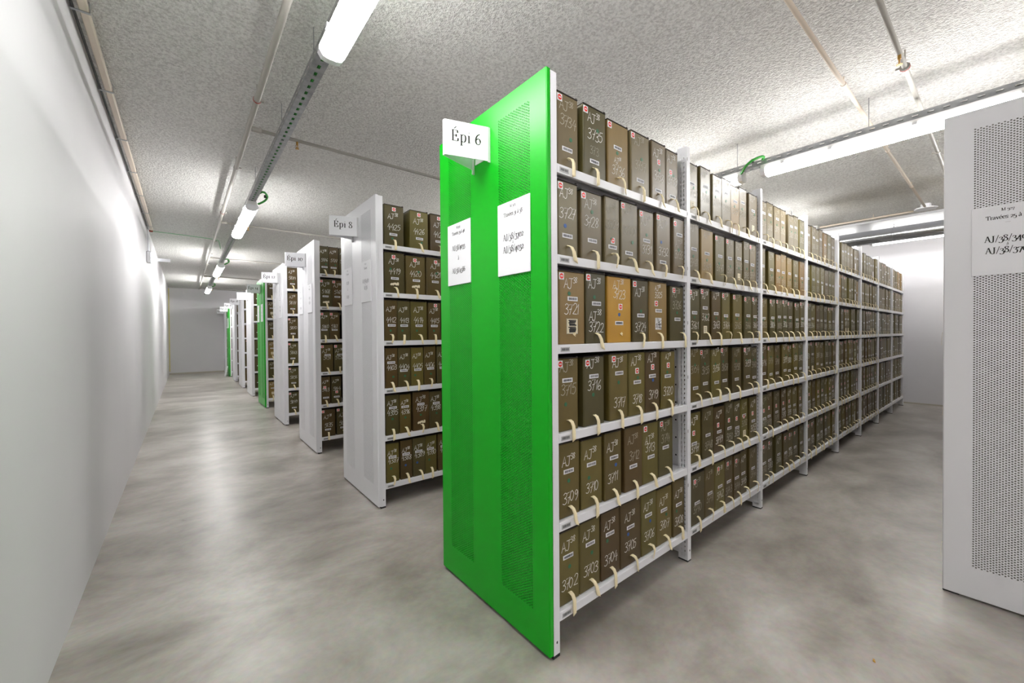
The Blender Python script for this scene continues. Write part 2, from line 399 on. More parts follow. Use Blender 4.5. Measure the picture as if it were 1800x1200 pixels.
# ------------------------------------------------------------------ rack parts (shared meshes)
def panel_mesh():
    """perforated sheet end panel, folded edges; front at x=0"""
    mb = MB(); c = .004; T = .0215; z0, z1 = .012, H
    strips = [(.095, .305), (.5256, .7356)]; pz0, pz1 = .157, 2.2146
    def quad(y0, y1, a, b):
        mb.face([(0, y0, a), (0, y0, b), (0, y1, b), (0, y1, a)])
    ys = [c, strips[0][0], strips[0][1], strips[1][0], strips[1][1], W-c]
    for i in range(5):
        if i in (1, 3):
            quad(ys[i], ys[i+1], z0+c, pz0); quad(ys[i], ys[i+1], pz1, z1-c)
        else: quad(ys[i], ys[i+1], z0+c, z1-c)
    # edges: chamfer then return flange
    for (a, b, n) in (((c, z0+c), (c, z1-c), (-1, 0)), ((c, z1-c), (W-c, z1-c), (0, 1)), ((W-c, z1-c), (W-c, z0+c), (1, 0)), ((W-c, z0+c), (c, z0+c), (0, -1))):
        a2 = (a[0]+n[0]*c, a[1]+n[1]*c); b2 = (b[0]+n[0]*c, b[1]+n[1]*c)
        mb.face([(0, *a), (0, *b), (c, *b2), (c, *a2)])
        mb.face([(c, *a2), (c, *b2), (T, *b2), (T, *a2)])
        a3 = (a2[0]-n[0]*.02, a2[1]-n[1]*.02); b3 = (b2[0]-n[0]*.02, b2[1]-n[1]*.02)
        mb.face([(T, *a2), (T, *b2), (T, *b3), (T, *a3)])
    for (y, z, sy, sz) in ((c, z0+c, -1, -1), (c, z1-c, -1, 1), (W-c, z1-c, 1, 1), (W-c, z0+c, 1, -1)):
        mb.face([(0, y, z), (c, y+sy*c, z), (c, y, z+sz*c)])
    nc, nr = 24, 180
    cw = (strips[0][1]-strips[0][0])/nc; ch = (pz1-pz0)/(nr+.5); r = .0033
    oc = [(cos(pi/8*(2*k+1)), sin(pi/8*(2*k+1))) for k in range(8)]
    for y0, y1 in strips:
        for i in range(nc):
            a = y0+i*cw; zz = pz0 + (ch/2 if i % 2 else 0)
            if i % 2: quad(a, a+cw, pz0, zz)
            else: quad(a, a+cw, pz1-ch/2, pz1)
            for j in range(nr):
                b = zz+j*ch; cy, cz = a+cw/2, b+ch/2
                ring = [(0, cy+r*p, cz+r*q) for p, q in oc]
                back = [(.0015, cy+r*p, cz+r*q) for p, q in oc]
                n = len(mb.v)
                mb.v += [(0, a+cw, b+ch), (0, a, b+ch), (0, a, b), (0, a+cw, b)] + ring + back
                # corner quads/tris: ring order starts at 22.5 deg going ccw
                fs = [(3, 0, 4, 11), (0, 5, 4), (0, 1, 6, 5), (1, 7, 6), (1, 2, 8, 7), (2, 9, 8), (2, 3, 10, 9), (3, 11, 10)]
                fs += [(4+k, 4+(k+1) % 8, 12+(k+1) % 8, 12+k) for k in range(8)]
                for f in fs: mb.f.append(tuple(n+q for q in f)); mb.m.append(0)
    return mb.mesh('end_panel', ['white_paint'])

def slotted(mb, axis, const, u0, u1, z0, z1, cols, pitch, sh):
    """flat strip with slots really cut out. cols: (u start, u end)"""
    us = sorted({u0, u1, *[q for c in cols for q in c]})
    def quad(a, b, c, d):
        if b-a < 1e-6 or d-c < 1e-6: return
        if axis == 'x': mb.face([(const, a, c), (const, b, c), (const, b, d), (const, a, d)])
        else: mb.face([(a, const, c), (b, const, c), (b, const, d), (a, const, d)])
    for i in range(len(us)-1):
        a, b = us[i], us[i+1]
        if any(abs(a-c[0]) < 1e-7 for c in cols):
            z = z0; k = z0+.02
            while k+sh < z1-.01:
                quad(a, b, z, k); z = k+sh; k += pitch
            quad(a, b, z, z1)
        else: quad(a, b, z0, z1)

def upright_mesh(end=False):
    """slotted post frame for both sides of the rack; local x 0..PW"""
    mb = MB()
    z0, z1 = (.012, H-.008) if end else (0.008, H)
    for side in (0, 1):
        fy = (lambda y: y) if side == 0 else (lambda y: W-y)
        y0, y1 = fy(0), fy(.055)
        a, b = min(y0, y1), max(y0, y1)
        cols = [(fy(.014), fy(.021)), (fy(.030), fy(.037))]
        cols = [(min(c), max(c)) for c in cols]
        for x in ((0, PW) if not end else (PW,)):
            slotted(mb, 'x', x, a, b, z0, z1, cols, .025, .014)
        mb.face([(0, y0, z0), (PW, y0, z0), (PW, y0, z1), (0, y0, z1)])
        for k in range(7):       # locking holes on the front face
            zz = .42+k*.3
            yy = y0-.0008 if side == 0 else y0+.0008
            if not end: mb.face([(.003, yy, zz), (.007, yy, zz), (.007, yy, zz+.018), (.003, yy, zz+.018)], 1)
        yy = y0-.0008 if side == 0 else y0+.0008
        mb.idx([(PW*.55+.004*cos(k*pi/4), yy, .06+.006*sin(k*pi/4)) for k in range(8)], [tuple(range(8))], 1)
        mb.box(.0, PW, min(fy(.0), fy(.055)), max(fy(.0), fy(.055)), 0.0, z0, 1)
    if end:
        mb.box(.018, .022, .02, W-.02, .03, H-.03, 2)
    else:
        for x in (.013, PW-.013):
            mb.face([(x, .055, .03), (x, W-.055, .03), (x, W-.055, H-.006), (x, .055, H-.006)])
        mb.face([(.013, .055, H-.006), (PW-.013, .055, H-.006), (PW-.013, W-.055, H-.006), (.013, W-.055, H-.006)])
        for x in (.0125, PW-.0125):        # round fixing holes down the sheet
            for k in range(22):
                for yy in (.075, W-.075): mb.disc((x+(-.0004 if x < .02 else .0004), yy, .08+k*.1), 'x', .005, 8, 1)
    return mb.mesh('upright', ['white_paint', 'slot_dark', 'sheet_grey'])

SL = BAY-PW-.002
def shelf_mesh():
    """folded tray; local x 0..SL, y 0 (front lip)..0.40, z=0 is the top"""
    mb = MB(); d = .40
    mb.cbox(0, SL, 0, .014, -.036, .0, .0015)
    mb.box(0, SL, .014, d-.012, -.004, -.0005)
    mb.box(0, SL, d-.012, d, -.03, -.0005)
    for k in range(3):
        y = .09+k*.11; mb.box(.02, SL-.02, y, y+.03, -.022, -.004)
    return mb.mesh('shelf', ['white_paint'])

def shelf_label_mesh():
    mb = MB(); mb.box(0, .052, -.0012, 0, -.028, -.010, 0)
    rr = random.Random(4); x = .005
    while x < .046:
        ww = rr.uniform(.0008, .0028); mb.face([(x, -.0016, -.024), (x+ww, -.0016, -.024), (x+ww, -.0016, -.014), (x, -.0016, -.014)], 1); x += ww+rr.uniform(.0008, .002)
    return mb.mesh('shelf_label', ['pale_label', 'barcode'])

PANEL = panel_mesh(); UPR = upright_mesh(); UPR_END = upright_mesh(True); SHELF = shelf_mesh(); SLAB = shelf_label_mesh()

def notice_mesh(lines, ink='ink'):
    """paper sheet in a shallow holder; local y 0..-.21 is reading direction, z 0..0.31; front at x=-.005
    lines: (text, size, z, pen, contrast)"""
    mb = MB(); w, h = .214, .312
    mb.cbox(-.005, 0, -w, 0, 0, h, .0012)
    fn = lambda x, z: (-.0056, -x, z)
    for t, sz, z, pen in lines:
        x = (w-text_width(t, SER, sz))/2
        write(mb, t, SER, sz, x, z, fn, 1, pen, contrast=.66)
    return mb.mesh('notice', ['paper', ink])

def sign_mesh(txt):
    """wedge shaped aisle sign, apex out in the corridor; local origin on the panel"""
    mb = MB(); h = .152; xo, t = -.20, .003
    A = [(-.012, -.062), (xo, -.006), (xo, .006), (-.012, .062)]
    def plate(p, q, nx):
        (x0, y0), (x1, y1) = p, q
        dx, dy = x1-x0, y1-y0; l = math.hypot(dx, dy); n = (-dy/l*nx*t, dx/l*nx*t)
        V = [(x0, y0, 0), (x1, y1, 0), (x1+n[0], y1+n[1], 0), (x0+n[0], y0+n[1], 0)]
        V = V + [(a, b, h) for a, b, c in V]
        mb.idx(V, [(0,1,2,3), (4,5,6,7), (0,1,5,4), (1,2,6,5), (2,3,7,6), (3,0,4,7)], 0)
    plate(A[0], A[1], 1); plate(A[3], A[2], -1)
    mb.box(xo-.001, xo+.004, -.008, .008, 0, h, 0)
    mb.box(-.013, -.0005, -.0665, -.0615, -.004, h, 2); mb.box(-.013, -.0005, .0615, .0665, -.02, h, 2)
    mb.box(-.004, -.0005, -.05, .05, .02, .05, 2)
    # lettering on the face towards the viewer's side and on the other face
    sz = .048; tw = text_width(txt, SER, sz, 1.16); L = math.hypot(A[1][0]-A[0][0], A[1][1]-A[0][1])
    for P, Q, s in ((A[1], A[0], 1), (A[3], A[2], -1)):
        dx, dy = (Q[0]-P[0])/L, (Q[1]-P[1])/L
        nx, ny = dy*(t+.0009), -dx*(t+.0009)
        base = P
        fn = lambda x, z, b=base, dx=dx, dy=dy, nx=nx, ny=ny: (b[0]+dx*x+nx, b[1]+dy*x+ny, z)
        write(mb, txt, SER, sz, (L-tw)/2, .064, fn, 1, .0068, contrast=.66, track=1.16)
    return mb.mesh('aisle_sign', ['paper', 'ink', 'grey_paint'])

def make_rack(k, x0, y0, nb, green, label, sign, notices, labelled_bays=0, half=False):
    t = thing('shelving_rack', label, 'shelf rack', (x0, y0, 0), 0, 'double sided archive racks')
    pn = link('end_panel', PANEL, t)
    if half: pn.scale = (1, .5, 1)
    pn['label'] = 'green perforated steel end panel' if green else 'white perforated steel end panel'
    if green:
        pn.material_slots[0].link = 'OBJECT'; pn.material_slots[0].material = MATS['green_paint']
    if sign: link('aisle_sign', sign_mesh(sign), pn, (0, .43, 2.055), scale=(1, 2, 1) if half else None)
    for y, lines in notices: link('notice', notice_mesh(lines, 'ink' if k <= 0 else 'glare_ink'), pn, (-.0006, y, 1.527))
    dy = .5 if half else 1
    for i in range(nb+1):
        u = link('upright', UPR_END if i == 0 else UPR, t, (P0-PW+BAY*i, 0, 0))
        if half: u.scale = (1, dy, 1)
    for i in range(nb):
        for z in TIERS:
            s = link('shelf', SHELF, t, (P0+BAY*i+.001, 0, z))
            if i < labelled_bays: link('shelf_label', SLAB, s, (.014, 0, 0))
            if not half: link('shelf', SHELF, t, (P0+BAY*i+.001+SL, W, z), rz=pi)
    return t

def nlines(trav, a, b):
    out = [('M 507', .013, .285, .0018), ('Travées '+trav if trav else 'Travées', .0175, .250, .0028), ('-', .026, .225, .0014)]
    return out + [(a, .0262, .150, .0041), ('à', .012, .131, .0018), (b, .0262, .098, .0041)]
def nlines_wide(trav, a, b):
    return [('M 507', .012, .285, .0018), ('Travées '+trav if trav else 'Travées', .0165, .255, .0026), ('-', .026, .232, .0014), (a, .0235, .178, .0038), ('à', .021, .125, .0028), (b, .0235, .062, .0038)]
RY, LY = .307, .741
make_rack(0, 0, 0, NB, True, 'long double-sided steel rack with bright green end panel and the Épi 6 sign', 'Épi 6',
          [(RY, nlines('31 à 38', 'AJ/38/3702', 'AJ/38/4032')), (LY, nlines_wide('39 à 46', 'AJ/38/4033', 'AJ/38/4386'))], 3)
make_rack(1, 0, PITCHY, NB, False, 'white-ended steel rack carrying the Épi 8 sign, next behind the large green panel', 'Épi 8',
          [(RY, nlines('', 'AJ/38/4387', 'AJ/38')), (LY, nlines_wide('', 'AJ/38', 'AJ/38'))], 1)
make_rack(2, 0, PITCHY*2, NB, False, 'white-ended steel rack carrying the Épi 10 sign, between Épi 8 and 12', 'Épi 10',
          [(RY, nlines('', 'AJ/38', 'AJ/38')), (LY, nlines_wide('', 'AJ/38', 'AJ/38'))], 1)
FAR = [(3, False, 'white-ended steel rack with the Épi 12 sign, standing before a green-ended one', 'Épi 12'),
       (4, True, 'smaller-looking green-ended steel rack with the Épi 14 sign, halfway down the corridor', 'Épi 14'),
       (5, False, 'white-ended steel rack with the Épi 16 sign, just beyond the halfway green end', 'Épi 16'),
       (6, False, 'white-ended steel rack with the Épi 18 sign, far down the corridor', 'Épi 18'),
       (7, False, 'white-ended steel rack with the Épi 20 sign, before the farthest green end', 'Épi 20'),
       (8, True, 'farthest green-ended steel rack, second from the corridor end wall', 'Épi 22')]
for k, g, lab, sg in FAR:
    make_rack(k, 0, PITCHY*k, NB, g, lab, sg, [(RY, nlines('', 'AJ/38', 'AJ/38')), (LY, nlines_wide('', 'AJ/38', 'AJ/38'))])
make_rack(9, 0, PITCHY*9, NB, False, 'white-ended single-sided steel rack backing onto the far corridor wall', 'Épi 24', [], half=True)
X4, Y4 = 1.78, -.9176-W
make_rack(-1, X4, Y4, 6, False, 'pale grey-ended steel rack across the aisle, cut off by the picture edge', None,
          [(RY, nlines_wide('', 'AJ/38', 'AJ/38')), (LY, nlines('25 à 30', 'AJ/38/3400', 'AJ/38/3701'))])

# ------------------------------------------------------------------ archive boxes
def tab_mesh(v):
    """cloth pull tab: leaves the box front, folds over the shelf lip. local origin at its root"""
    rr = random.Random(50+v)
    paths = [[(0, .018, 0), (0, .003, .003), (.001, -.009, -.003), (.002, -.017, -.02), (.002, -.0185, -.048), (.002, -.019, -.078)],
             [(0, .018, 0), (.001, .002, .003), (.004, -.011, -.004), (.009, -.018, -.022), (.015, -.0185, -.044), (.021, -.0195, -.066)],
             [(0, .018, 0), (-.001, .001, .006), (.002, -.015, .004), (.006, -.022, -.014), (.004, -.02, -.038), (-.003, -.019, -.058)],
             [(0, .018, 0), (.0, .002, .002), (.003, -.010, -.006), (.007, -.017, -.026), (.009, -.0185, -.05), (.013, -.024, -.070)],
             [(0, .018, 0), (.002, .001, .004), (.007, -.012, -.002), (.013, -.018, -.02), (.017, -.0185, -.042), (.019, -.020, -.072)]]
    P = paths[v % 5]; q = []
    for i in range(len(P)-1):
        for j in range(3):
            t = j/3; q.append(tuple(P[i][c]*(1-t)+P[i+1][c]*t for c in range(3)))
    q.append(P[-1]); n = len(q); hw = .0088; th = .0014
    tw = rr.uniform(-.9, .9)
    V = []
    for i, p in enumerate(q):
        a = tw*(i/n)**2
        dx, dy = cos(a)*hw, sin(a)*hw*.6
        p0 = q[max(i-1, 0)]; p1 = q[min(i+1, n-1)]; ty, tz = p1[1]-p0[1], p1[2]-p0[2]; l = math.hypot(ty, tz) or 1
        ny, nz = tz/l*th, -ty/l*th
        if i == n-1: slope = .004*rr.choice((-1, 1))
        else: slope = 0
        V += [(p[0]-dx, p[1]-dy+ny, p[2]+nz-slope), (p[0]+dx, p[1]+dy+ny, p[2]+nz+slope), (p[0]+dx, p[1]+dy-ny, p[2]-nz+slope), (p[0]-dx, p[1]-dy-ny, p[2]-nz-slope)]
    mb = MB(); F = []
    for i in range(n-1):
        for k in range(4): F.append((i*4+k, i*4+(k+1) % 4, i*4+4+(k+1) % 4, i*4+4+k))
    F += [(0, 1, 2, 3), tuple(n*4-4+k for k in range(4))]
    mb.idx(V, F); return mb.mesh('pull_tab', ['cloth_tape'], True)
TABS = [tab_mesh(v) for v in range(5)]

def barcode_mesh(v):
    mb = MB(); mb.box(-.030, .030, -.0008, .0005, -.0088, .0088, 0)
    rr = random.Random(90+v); x = -.024
    while x < .023:
        ww = rr.uniform(.0006, .0026)
        mb.face([(x, -.0013, -.005), (x+ww, -.0013, -.005), (x+ww, -.0013, .0052), (x, -.0013, .0052)], 1); x += ww+rr.uniform(.0006, .0016)
    return mb.mesh('barcode_label', ['paper', 'barcode'])
BARS = [barcode_mesh(v) for v in range(3)]
mb = MB(); mb.box(-.014, .014, -.0008, .0005, -.014, .014, 0); mb.disc((0, -.0013, 0), 'y', .011, 20, 1); mb.face([(-.007, -.0018, -.0022), (.007, -.0018, -.0022), (.007, -.0018, .0022), (-.007, -.0018, .0022)], 0)
STICK = mb.mesh('no_entry_sticker', ['paper', 'red'])
DOTS = {}
for nm in ('green_dot', 'blue_dot'):
    mb = MB(); V = []
    n = 16
    mb.disc((0, -.001, 0), 'y', .0085, n, 0)
    mb.idx([(.0085*cos(2*pi*k/n), y, .0085*sin(2*pi*k/n)) for y in (-.001, .0005) for k in range(n)], [(k, (k+1) % n, n+(k+1) % n, n+k) for k in range(n)])
    DOTS[nm] = mb.mesh('round_sticker', [nm])

def patch_mesh(style):
    rr = random.Random(style); mb = MB()
    if style == 'scribble':            # cream label, crossed out thickly
        mb.box(-.034, .034, -.0008, .0005, -.032, .032, 0)
        for a, b in (((-.033, .031), (.033, .031)), ((.033, .031), (.033, -.031)), ((.033, -.031), (-.033, -.031)), ((-.033, -.031), (-.033, .031))):
            x0, x1 = sorted((a[0], b[0])); z0, z1 = sorted((a[1], b[1])); mb.face([(x0-.0007, -.0012, z0-.0007), (x1+.0007, -.0012, z0-.0007), (x1+.0007, -.0012, z1+.0007), (x0-.0007, -.0012, z1+.0007)], 1)
        for c in (.014, -.014):
            for k in range(5):
                z = c+(k-2)*.0048; a, b = -.02+rr.uniform(-.004, .004), .02+rr.uniform(-.004, .004)
                mb.face([(a, -.0014, z-.0026), (b, -.0014, z-.002+rr.uniform(-.002, .002)), (b, -.0014, z+.0028), (a, -.0014, z+.0024)], 1)
        return mb.mesh('paper_label', ['cream_paper', 'ink'])
    if style == 'hatch':
        mb.box(-.028, .028, -.0008, .0005, -.03, .03, 0)
        for k in range(13):
            if k % 2: a, b = (-.027, rr.uniform(-.028, .028)), (.027, rr.uniform(-.028, .028))
            else: a, b = (rr.uniform(-.026, .026), -.029), (rr.uniform(-.026, .026), .029)
            dx, dz = b[0]-a[0], b[1]-a[1]; l = math.hypot(dx, dz); nx, nz = -dz/l*.0009, dx/l*.0009
            mb.face([(a[0]-nx, -.0013-k*.00003, a[1]-nz), (b[0]-nx, -.0013-k*.00003, b[1]-nz), (b[0]+nx, -.0013-k*.00003, b[1]+nz), (a[0]+nx, -.0013-k*.00003, a[1]+nz)], 1)
        return mb.mesh('paper_label', ['paper', 'ink'])
    if style == 'torn':
        for k in range(4):
            x = -.026+k*.017; z = rr.uniform(-.004, .004)
            n = 7; mb.face([(x+rr.uniform(.008, .012)*cos(2*pi*i/n), -.0009-k*.0001, z+rr.uniform(.007, .017)*sin(2*pi*i/n)) for i in range(n)])
        return mb.mesh('paper_label', ['cream_paper'])
    if style == 'tall':
        mb.box(-.016, .016, -.0008, .0005, -.04, .04, 0)
        for k in range(4): mb.face([(-.011, -.0013, .024-k*.015), (.009, -.0013, .024-k*.015), (.009, -.0013, .026-k*.015), (-.011, -.0013, .026-k*.015)], 1)
        return mb.mesh('paper_label', ['paper', 'ink'])
    if style == 'note':
        mb.box(-.021, .021, -.0008, .0005, -.022, .022, 0)
        for k in range(3): mb.face([(-.014, -.0013, .01-k*.01), (.012, -.0013, .01-k*.01), (.012, -.0013, .0125-k*.01), (-.014, -.0013, .0125-k*.01)], 1)
        return mb.mesh('paper_label', ['cream_paper', 'ink'])
PATCH = {}
def patch(style):
    if style not in PATCH: PATCH[style] = patch_mesh(style)
    return PATCH[style]
KNOT = None
def knot_mesh():
    mb = MB(); rr = random.Random(2)
    for k in range(5):
        a = rr.uniform(0, 6.28); mb.tube([(0, 0, 0), (.006*cos(a), -.004, .006*sin(a)), (.011*cos(a+.5), -.005, .011*sin(a+.5)-.003)], .0022, 6)
    return mb.mesh('string_knot', ['cloth_tape'], True)
KNOT = knot_mesh()
LIDS = {}

DEPTH = .36
def make_box(bx, y, z, w, h, colour, num, label, group, aj=.80, nm=.25, bar=.55, st=None, dot=None, dotcol='green_dot', chalk='chalk', ajs=.040, nms=.042, tab=0, tabx=0.0, extra=None, ghost=False, pen=.0027, rz=0.0, top=True, two=False):
    """bx = left edge of the front in world x, y = front plane, z = shelf top"""
    rr = random.Random(num)
    t = thing('archive_box', label, 'box', (bx+w/2, y, z), rz, group)
    mb = MB(); f = .0045
    mb.cbox(-w/2, w/2, 0, DEPTH, 0.0005, h, .003, 0)
    # folded seam beads beside the front edges
    mb.box(-w/2+.006, -w/2+.0075, -.0006, 0, .004, h-.004, 0)
    mb.box(w/2-.0075, w/2-.006, -.0006, 0, .004, h-.004, 0)
    ci = 1
    fn = lambda x, zz: (x, -.0009, zz)
    sz = min(ajs, w*.33)
    x = -sz*1.22+rr.uniform(-.004, .004)+w*.03
    if num and chalk:
        def aj38(zz, s):
            xx = -s*1.25+w*.02+rr.uniform(-.003, .003)
            write(mb, 'AJ', HAND, s, xx, zz, fn, ci, pen, jit=.05, slant=.08, rnd=rr)
            write(mb, '38', HAND, s*.6, xx+s*1.36, zz+s*.62, fn, ci, pen*.8, jit=.06, slant=.08, rnd=rr)
        if aj is not None: aj38(aj*h, sz)
        if two: aj38(two*h, sz)
        s2 = min(nms, w*.36)
        if nm is not None:
            tx = str(num); tw = text_width(tx, HAND, s2)
            write(mb, tx, HAND, s2, -tw/2+rr.uniform(-.004, .004), nm*h, fn, ci, pen, jit=.07, slant=.1, rnd=rr)
    mats = [colour, chalk or 'chalk']
    if ghost:
        mats.append('faint_chalk'); write(mb, str(num+3)[:3], HAND, .034, -.03, (nm-.2)*h if nm > .4 else .5*h, fn, 2, .0013, jit=.1, rnd=rr)
    link('body', mb.mesh('body', mats), t)
    if top:
        kx = (round(w, 3))
        if kx not in LIDS:
            b2 = MB(); b2.cbox(-w/2+.0008, w/2-.0008, -.001, DEPTH, 0, .0042, .001); b2.cbox(w/2-.013, w/2-.003, -.0015, .02, .003, .0085, .0015)
            LIDS[kx] = b2.mesh('lid', ['lid_dark'])
        link('lid', LIDS[kx], t, (0, 0, h))['label'] = 'thin dark lid'
    if bar is not None: link('barcode_label', BARS[num % 3], t, (rr.uniform(-.006, .006), 0, bar*h), scale=(min(1, w/.085), 1, 1))['label'] = 'white barcode label'
    if st: link('no_entry_sticker', STICK, t, (st[0]*(w/2-.016), 0, st[1]*h))['label'] = 'small red and white no-entry sticker'
    if dot is not None: link('round_sticker', DOTS[dotcol], t, (rr.uniform(-.2, .2)*w, 0, dot*h))
    if extra: link('paper_label', patch(extra[0]), t, (0, 0, extra[1]*h))
    if tab is not None and tab >= 0: link('pull_tab', TABS[tab], t, (tabx*w, .0105-(y-round(y/PITCHY)*PITCHY), .042), scale=(1 if rr.random() < .85 else -1, 1, 1))['label'] = 'cream cloth pull tab'
    elif tab == -2: link('string_knot', KNOT, t, (.005, 0, .042))
    return t

ORD = ['first', 'second', 'third', 'fourth', 'fifth', 'sixth', 'seventh', 'eighth']
SHN = ['bottom shelf', 'second shelf up', 'third shelf up', 'fourth shelf up', 'fifth shelf up', 'top shelf']
CN = {'olive': 'olive', 'dark_olive': 'dark olive', 'grey_olive': 'light-washed olive', 'brown': 'dark brown', 'tan': 'tan', 'ochre': 'yellow-ochre'}
FY = .016
G6 = 'archive boxes on the rack with the large green panel'

def ledge(x0, x1, lo, hi):
    return max(x0, lo), min(x1, hi)

# bay 1, top shelf first: (number, x0, x1, colour, options)
TL = (-1, .93)
B1 = [
 [(3734, .078, .202, 'grey_olive', dict(aj=.78, nm=.58, bar=.27, st=TL, dot=.42, chalk='faint_chalk', tab=0, tabx=.02)),
  (3735, .229, .379, 'dark_olive', dict(aj=.78, nm=.55, bar=.24, st=TL, dot=.70, ghost=True, tab=0, tabx=-.05)),
  (3736, .397, .552, 'tan', dict(aj=.38, nm=.2, bar=.62, st=TL, dot=.54, ajs=.026, tab=4, tabx=0)),
  (3737, .567, .720, 'grey_olive', dict(aj=.8, nm=.42, bar=.24, st=TL, dot=.6, chalk='faint_chalk', tab=0)),
  (3738, .742, .872, 'grey_olive', dict(aj=.76, nm=.36, bar=.19, st=(0, .68), dot=.55, tab=3)),
  (3739, .887, 1.006, 'grey_olive', dict(aj=.79, nm=.42, bar=.2, st=(-.3, .62), dot=.58, tab=1))],
 [(3727, .074, .191, 'grey_olive', dict(aj=.78, nm=.52, bar=.28, st=TL, dot=.41, dotcol='blue_dot', tab=1)),
  (3728, .216, .352, 'grey_olive', dict(aj=.76, nm=.5, bar=.3, st=TL, dot=.72, tab=0, tabx=.08)),
  (3729, .374, .480, 'grey_olive', dict(aj=.76, nm=.54, bar=.26, st=(.1, .36), dot=.38, chalk='faint_chalk', tab=2)),
  (3730, .496, .629, 'grey_olive', dict(aj=.82, nm=.52, bar=.22, st=TL, dot=.4, chalk='faint_chalk', tab=1)),
  (3731, .645, .768, 'grey_olive', dict(aj=.76, nm=.28, bar=.5, st=TL, dot=.6, tab=3)),
  (3732, .790, .923, 'grey_olive', dict(aj=.76, nm=.3, bar=.18, st=TL, dot=.52, dotcol='blue_dot', tab=1)),
  (3733, .950, 1.064, 'grey_olive', dict(aj=.5, nm=.3, bar=.72, st=(-1, .9), dot=.45, chalk='faint_chalk', tab=2))],
 [(3721, .073, .228, 'tan', dict(aj=.77, nm=.42, bar=.63, st=TL, dot=.7, extra=('scribble', .25), tab=-2)),
  (3722, .238, .369, 'dark_olive', dict(aj=.78, nm=.17, bar=.57, st=TL, dot=.66, two=.33, tab=1)),
  (3723, .393, .572, 'ochre', dict(aj=.82, nm=.68, bar=.3, st=(.1, .55), dot=.43, dotcol='blue_dot', tab=-2)),
  (3724, .587, .718, 'dark_olive', dict(aj=.74, nm=.18, bar=.43, st=TL, dot=.5, tab=1)),
  (3725, .723, .886, 'tan', dict(aj=.86, nm=.74, bar=.52, st=(-.3, .64), dot=.63, extra=('hatch', .3), ajs=.026, nms=.03, tab=0)),
  (3726, .925, 1.062, 'dark_olive', dict(aj=.8, nm=.6, bar=.4, st=(-.6, .93), dot=.52, chalk='faint_chalk', tab=0, tabx=.3))],
 [(3715, .072, .195, 'olive', dict(aj=.82, nm=.5, bar=.7, st=TL, dot=.37, chalk='faint_chalk', tab=0)),
  (3716, .222, .360, 'dark_olive', dict(aj=.84, nm=.52, bar=.72, st=(-.8, .92), dot=.45, tab=0)),
  (3717, .396, .536, 'olive', dict(aj=.8, nm=.2, bar=.71, st=(-.7, .93), dot=.57, tab=0)),
  (3718, .549, .682, 'olive', dict(aj=.8, nm=.2, bar=.53, st=(0, .71), dot=.6, tab=0)),
  (3719, .685, .815, 'brown', dict(aj=.83, nm=.22, bar=.6, st=(0, .75), dot=.53, dotcol='blue_dot', tab=0)),
  (3720, .830, .963, 'olive', dict(aj=.87, nm=.24, bar=.57, st=(0, .76), dot=.64, ajs=.028, tab=0))],
 [(3709, .073, .198, 'olive', dict(aj=.69, nm=.2, bar=.62, dot=.49, tab=3)),
  (3710, .211, .350, 'olive', dict(aj=.72, nm=.22, bar=.63, dot=.44, tab=0)),
  (3711, .358, .481, 'olive', dict(aj=.72, nm=.26, bar=.62, dot=.5, dotcol='blue_dot', tab=3)),
  (3712, .507, .650, 'brown', dict(aj=.74, nm=.48, bar=.38, chalk='faint_chalk', tab=0)),
  (3713, .655, .796, 'olive', dict(aj=.66, nm=.53, bar=.43, st=(-.8, .92), tab=1)),
  (3714, .813, .951, 'dark_olive', dict(aj=.8, nm=.6, bar=.5, st=(-.8, .93), chalk='faint_chalk', tab=3))],
 [(3702, .070, .194, 'olive', dict(aj=.74, nm=.2, bar=.65, dot=.5, tab=0)),
  (3703, .198, .332, 'olive', dict(aj=.74, nm=.22, bar=.66, dot=.52, tab=1)),
  (3704, .338, .474, 'brown', dict(aj=.73, nm=.22, bar=.66, dot=.57, tab=0)),
  (3705, .479, .643, 'brown', dict(aj=.7, nm=.24, bar=.6, dot=.5, dotcol='blue_dot', tab=4)),
  (3706, .647, .780, 'olive', dict(aj=.72, nm=.24, bar=.64, dot=.53, dotcol='blue_dot', tab=2)),
  (3707, .788, .936, 'olive', dict(aj=.7, nm=.27, bar=.6, dot=.5, tab=3)),
  (3708, .944, 1.062, 'brown', dict(aj=.68, nm=.2, bar=.55, dot=.45, tab=2))]]
for r, row in enumerate(B1):
    tz = TIERS[5-r]
    for i, (num, a, b, c, o) in enumerate(row):
        lab = f'{CN[c]} archive box chalked {num}, {ORD[i]} from the green panel on the {SHN[5-r]}'
        make_box(a, FY+random.uniform(-.004, .006), tz, b-a, .298+random.uniform(-.006, .006), c, num, lab, G6, **o)

B2 = [[(1.117, 1.237), (1.262, 1.39), (1.402, 1.527), (1.533, 1.669), (1.675, 1.812), (1.813, 1.933), (1.954, 2.103)],
      [(1.115, 1.232), (1.263, 1.415), (1.451, 1.58), (1.603, 1.721), (1.74, 1.855), (1.857, 1.957), (1.969, 2.085)],
      [(1.117, 1.242), (1.258, 1.369), (1.404, 1.524), (1.543, 1.658), (1.713, 1.854), (1.887, 2.013), (2.015, 2.112)],
      [(1.120, 1.253), (1.261, 1.39), (1.394, 1.519), (1.526, 1.634), (1.681, 1.819), (1.868, 2.001), (2.003, 2.112)],
      [(1.115, 1.258), (1.274, 1.412), (1.43, 1.585), (1.591, 1.714), (1.721, 1.828), (1.83, 1.938), (1.982, 2.112)],
      [(1.115, 1.293), (1.301, 1.429), (1.441, 1.577), (1.583, 1.702), (1.704, 1.811), (1.821, 1.929), (1.974, 2.112)]]
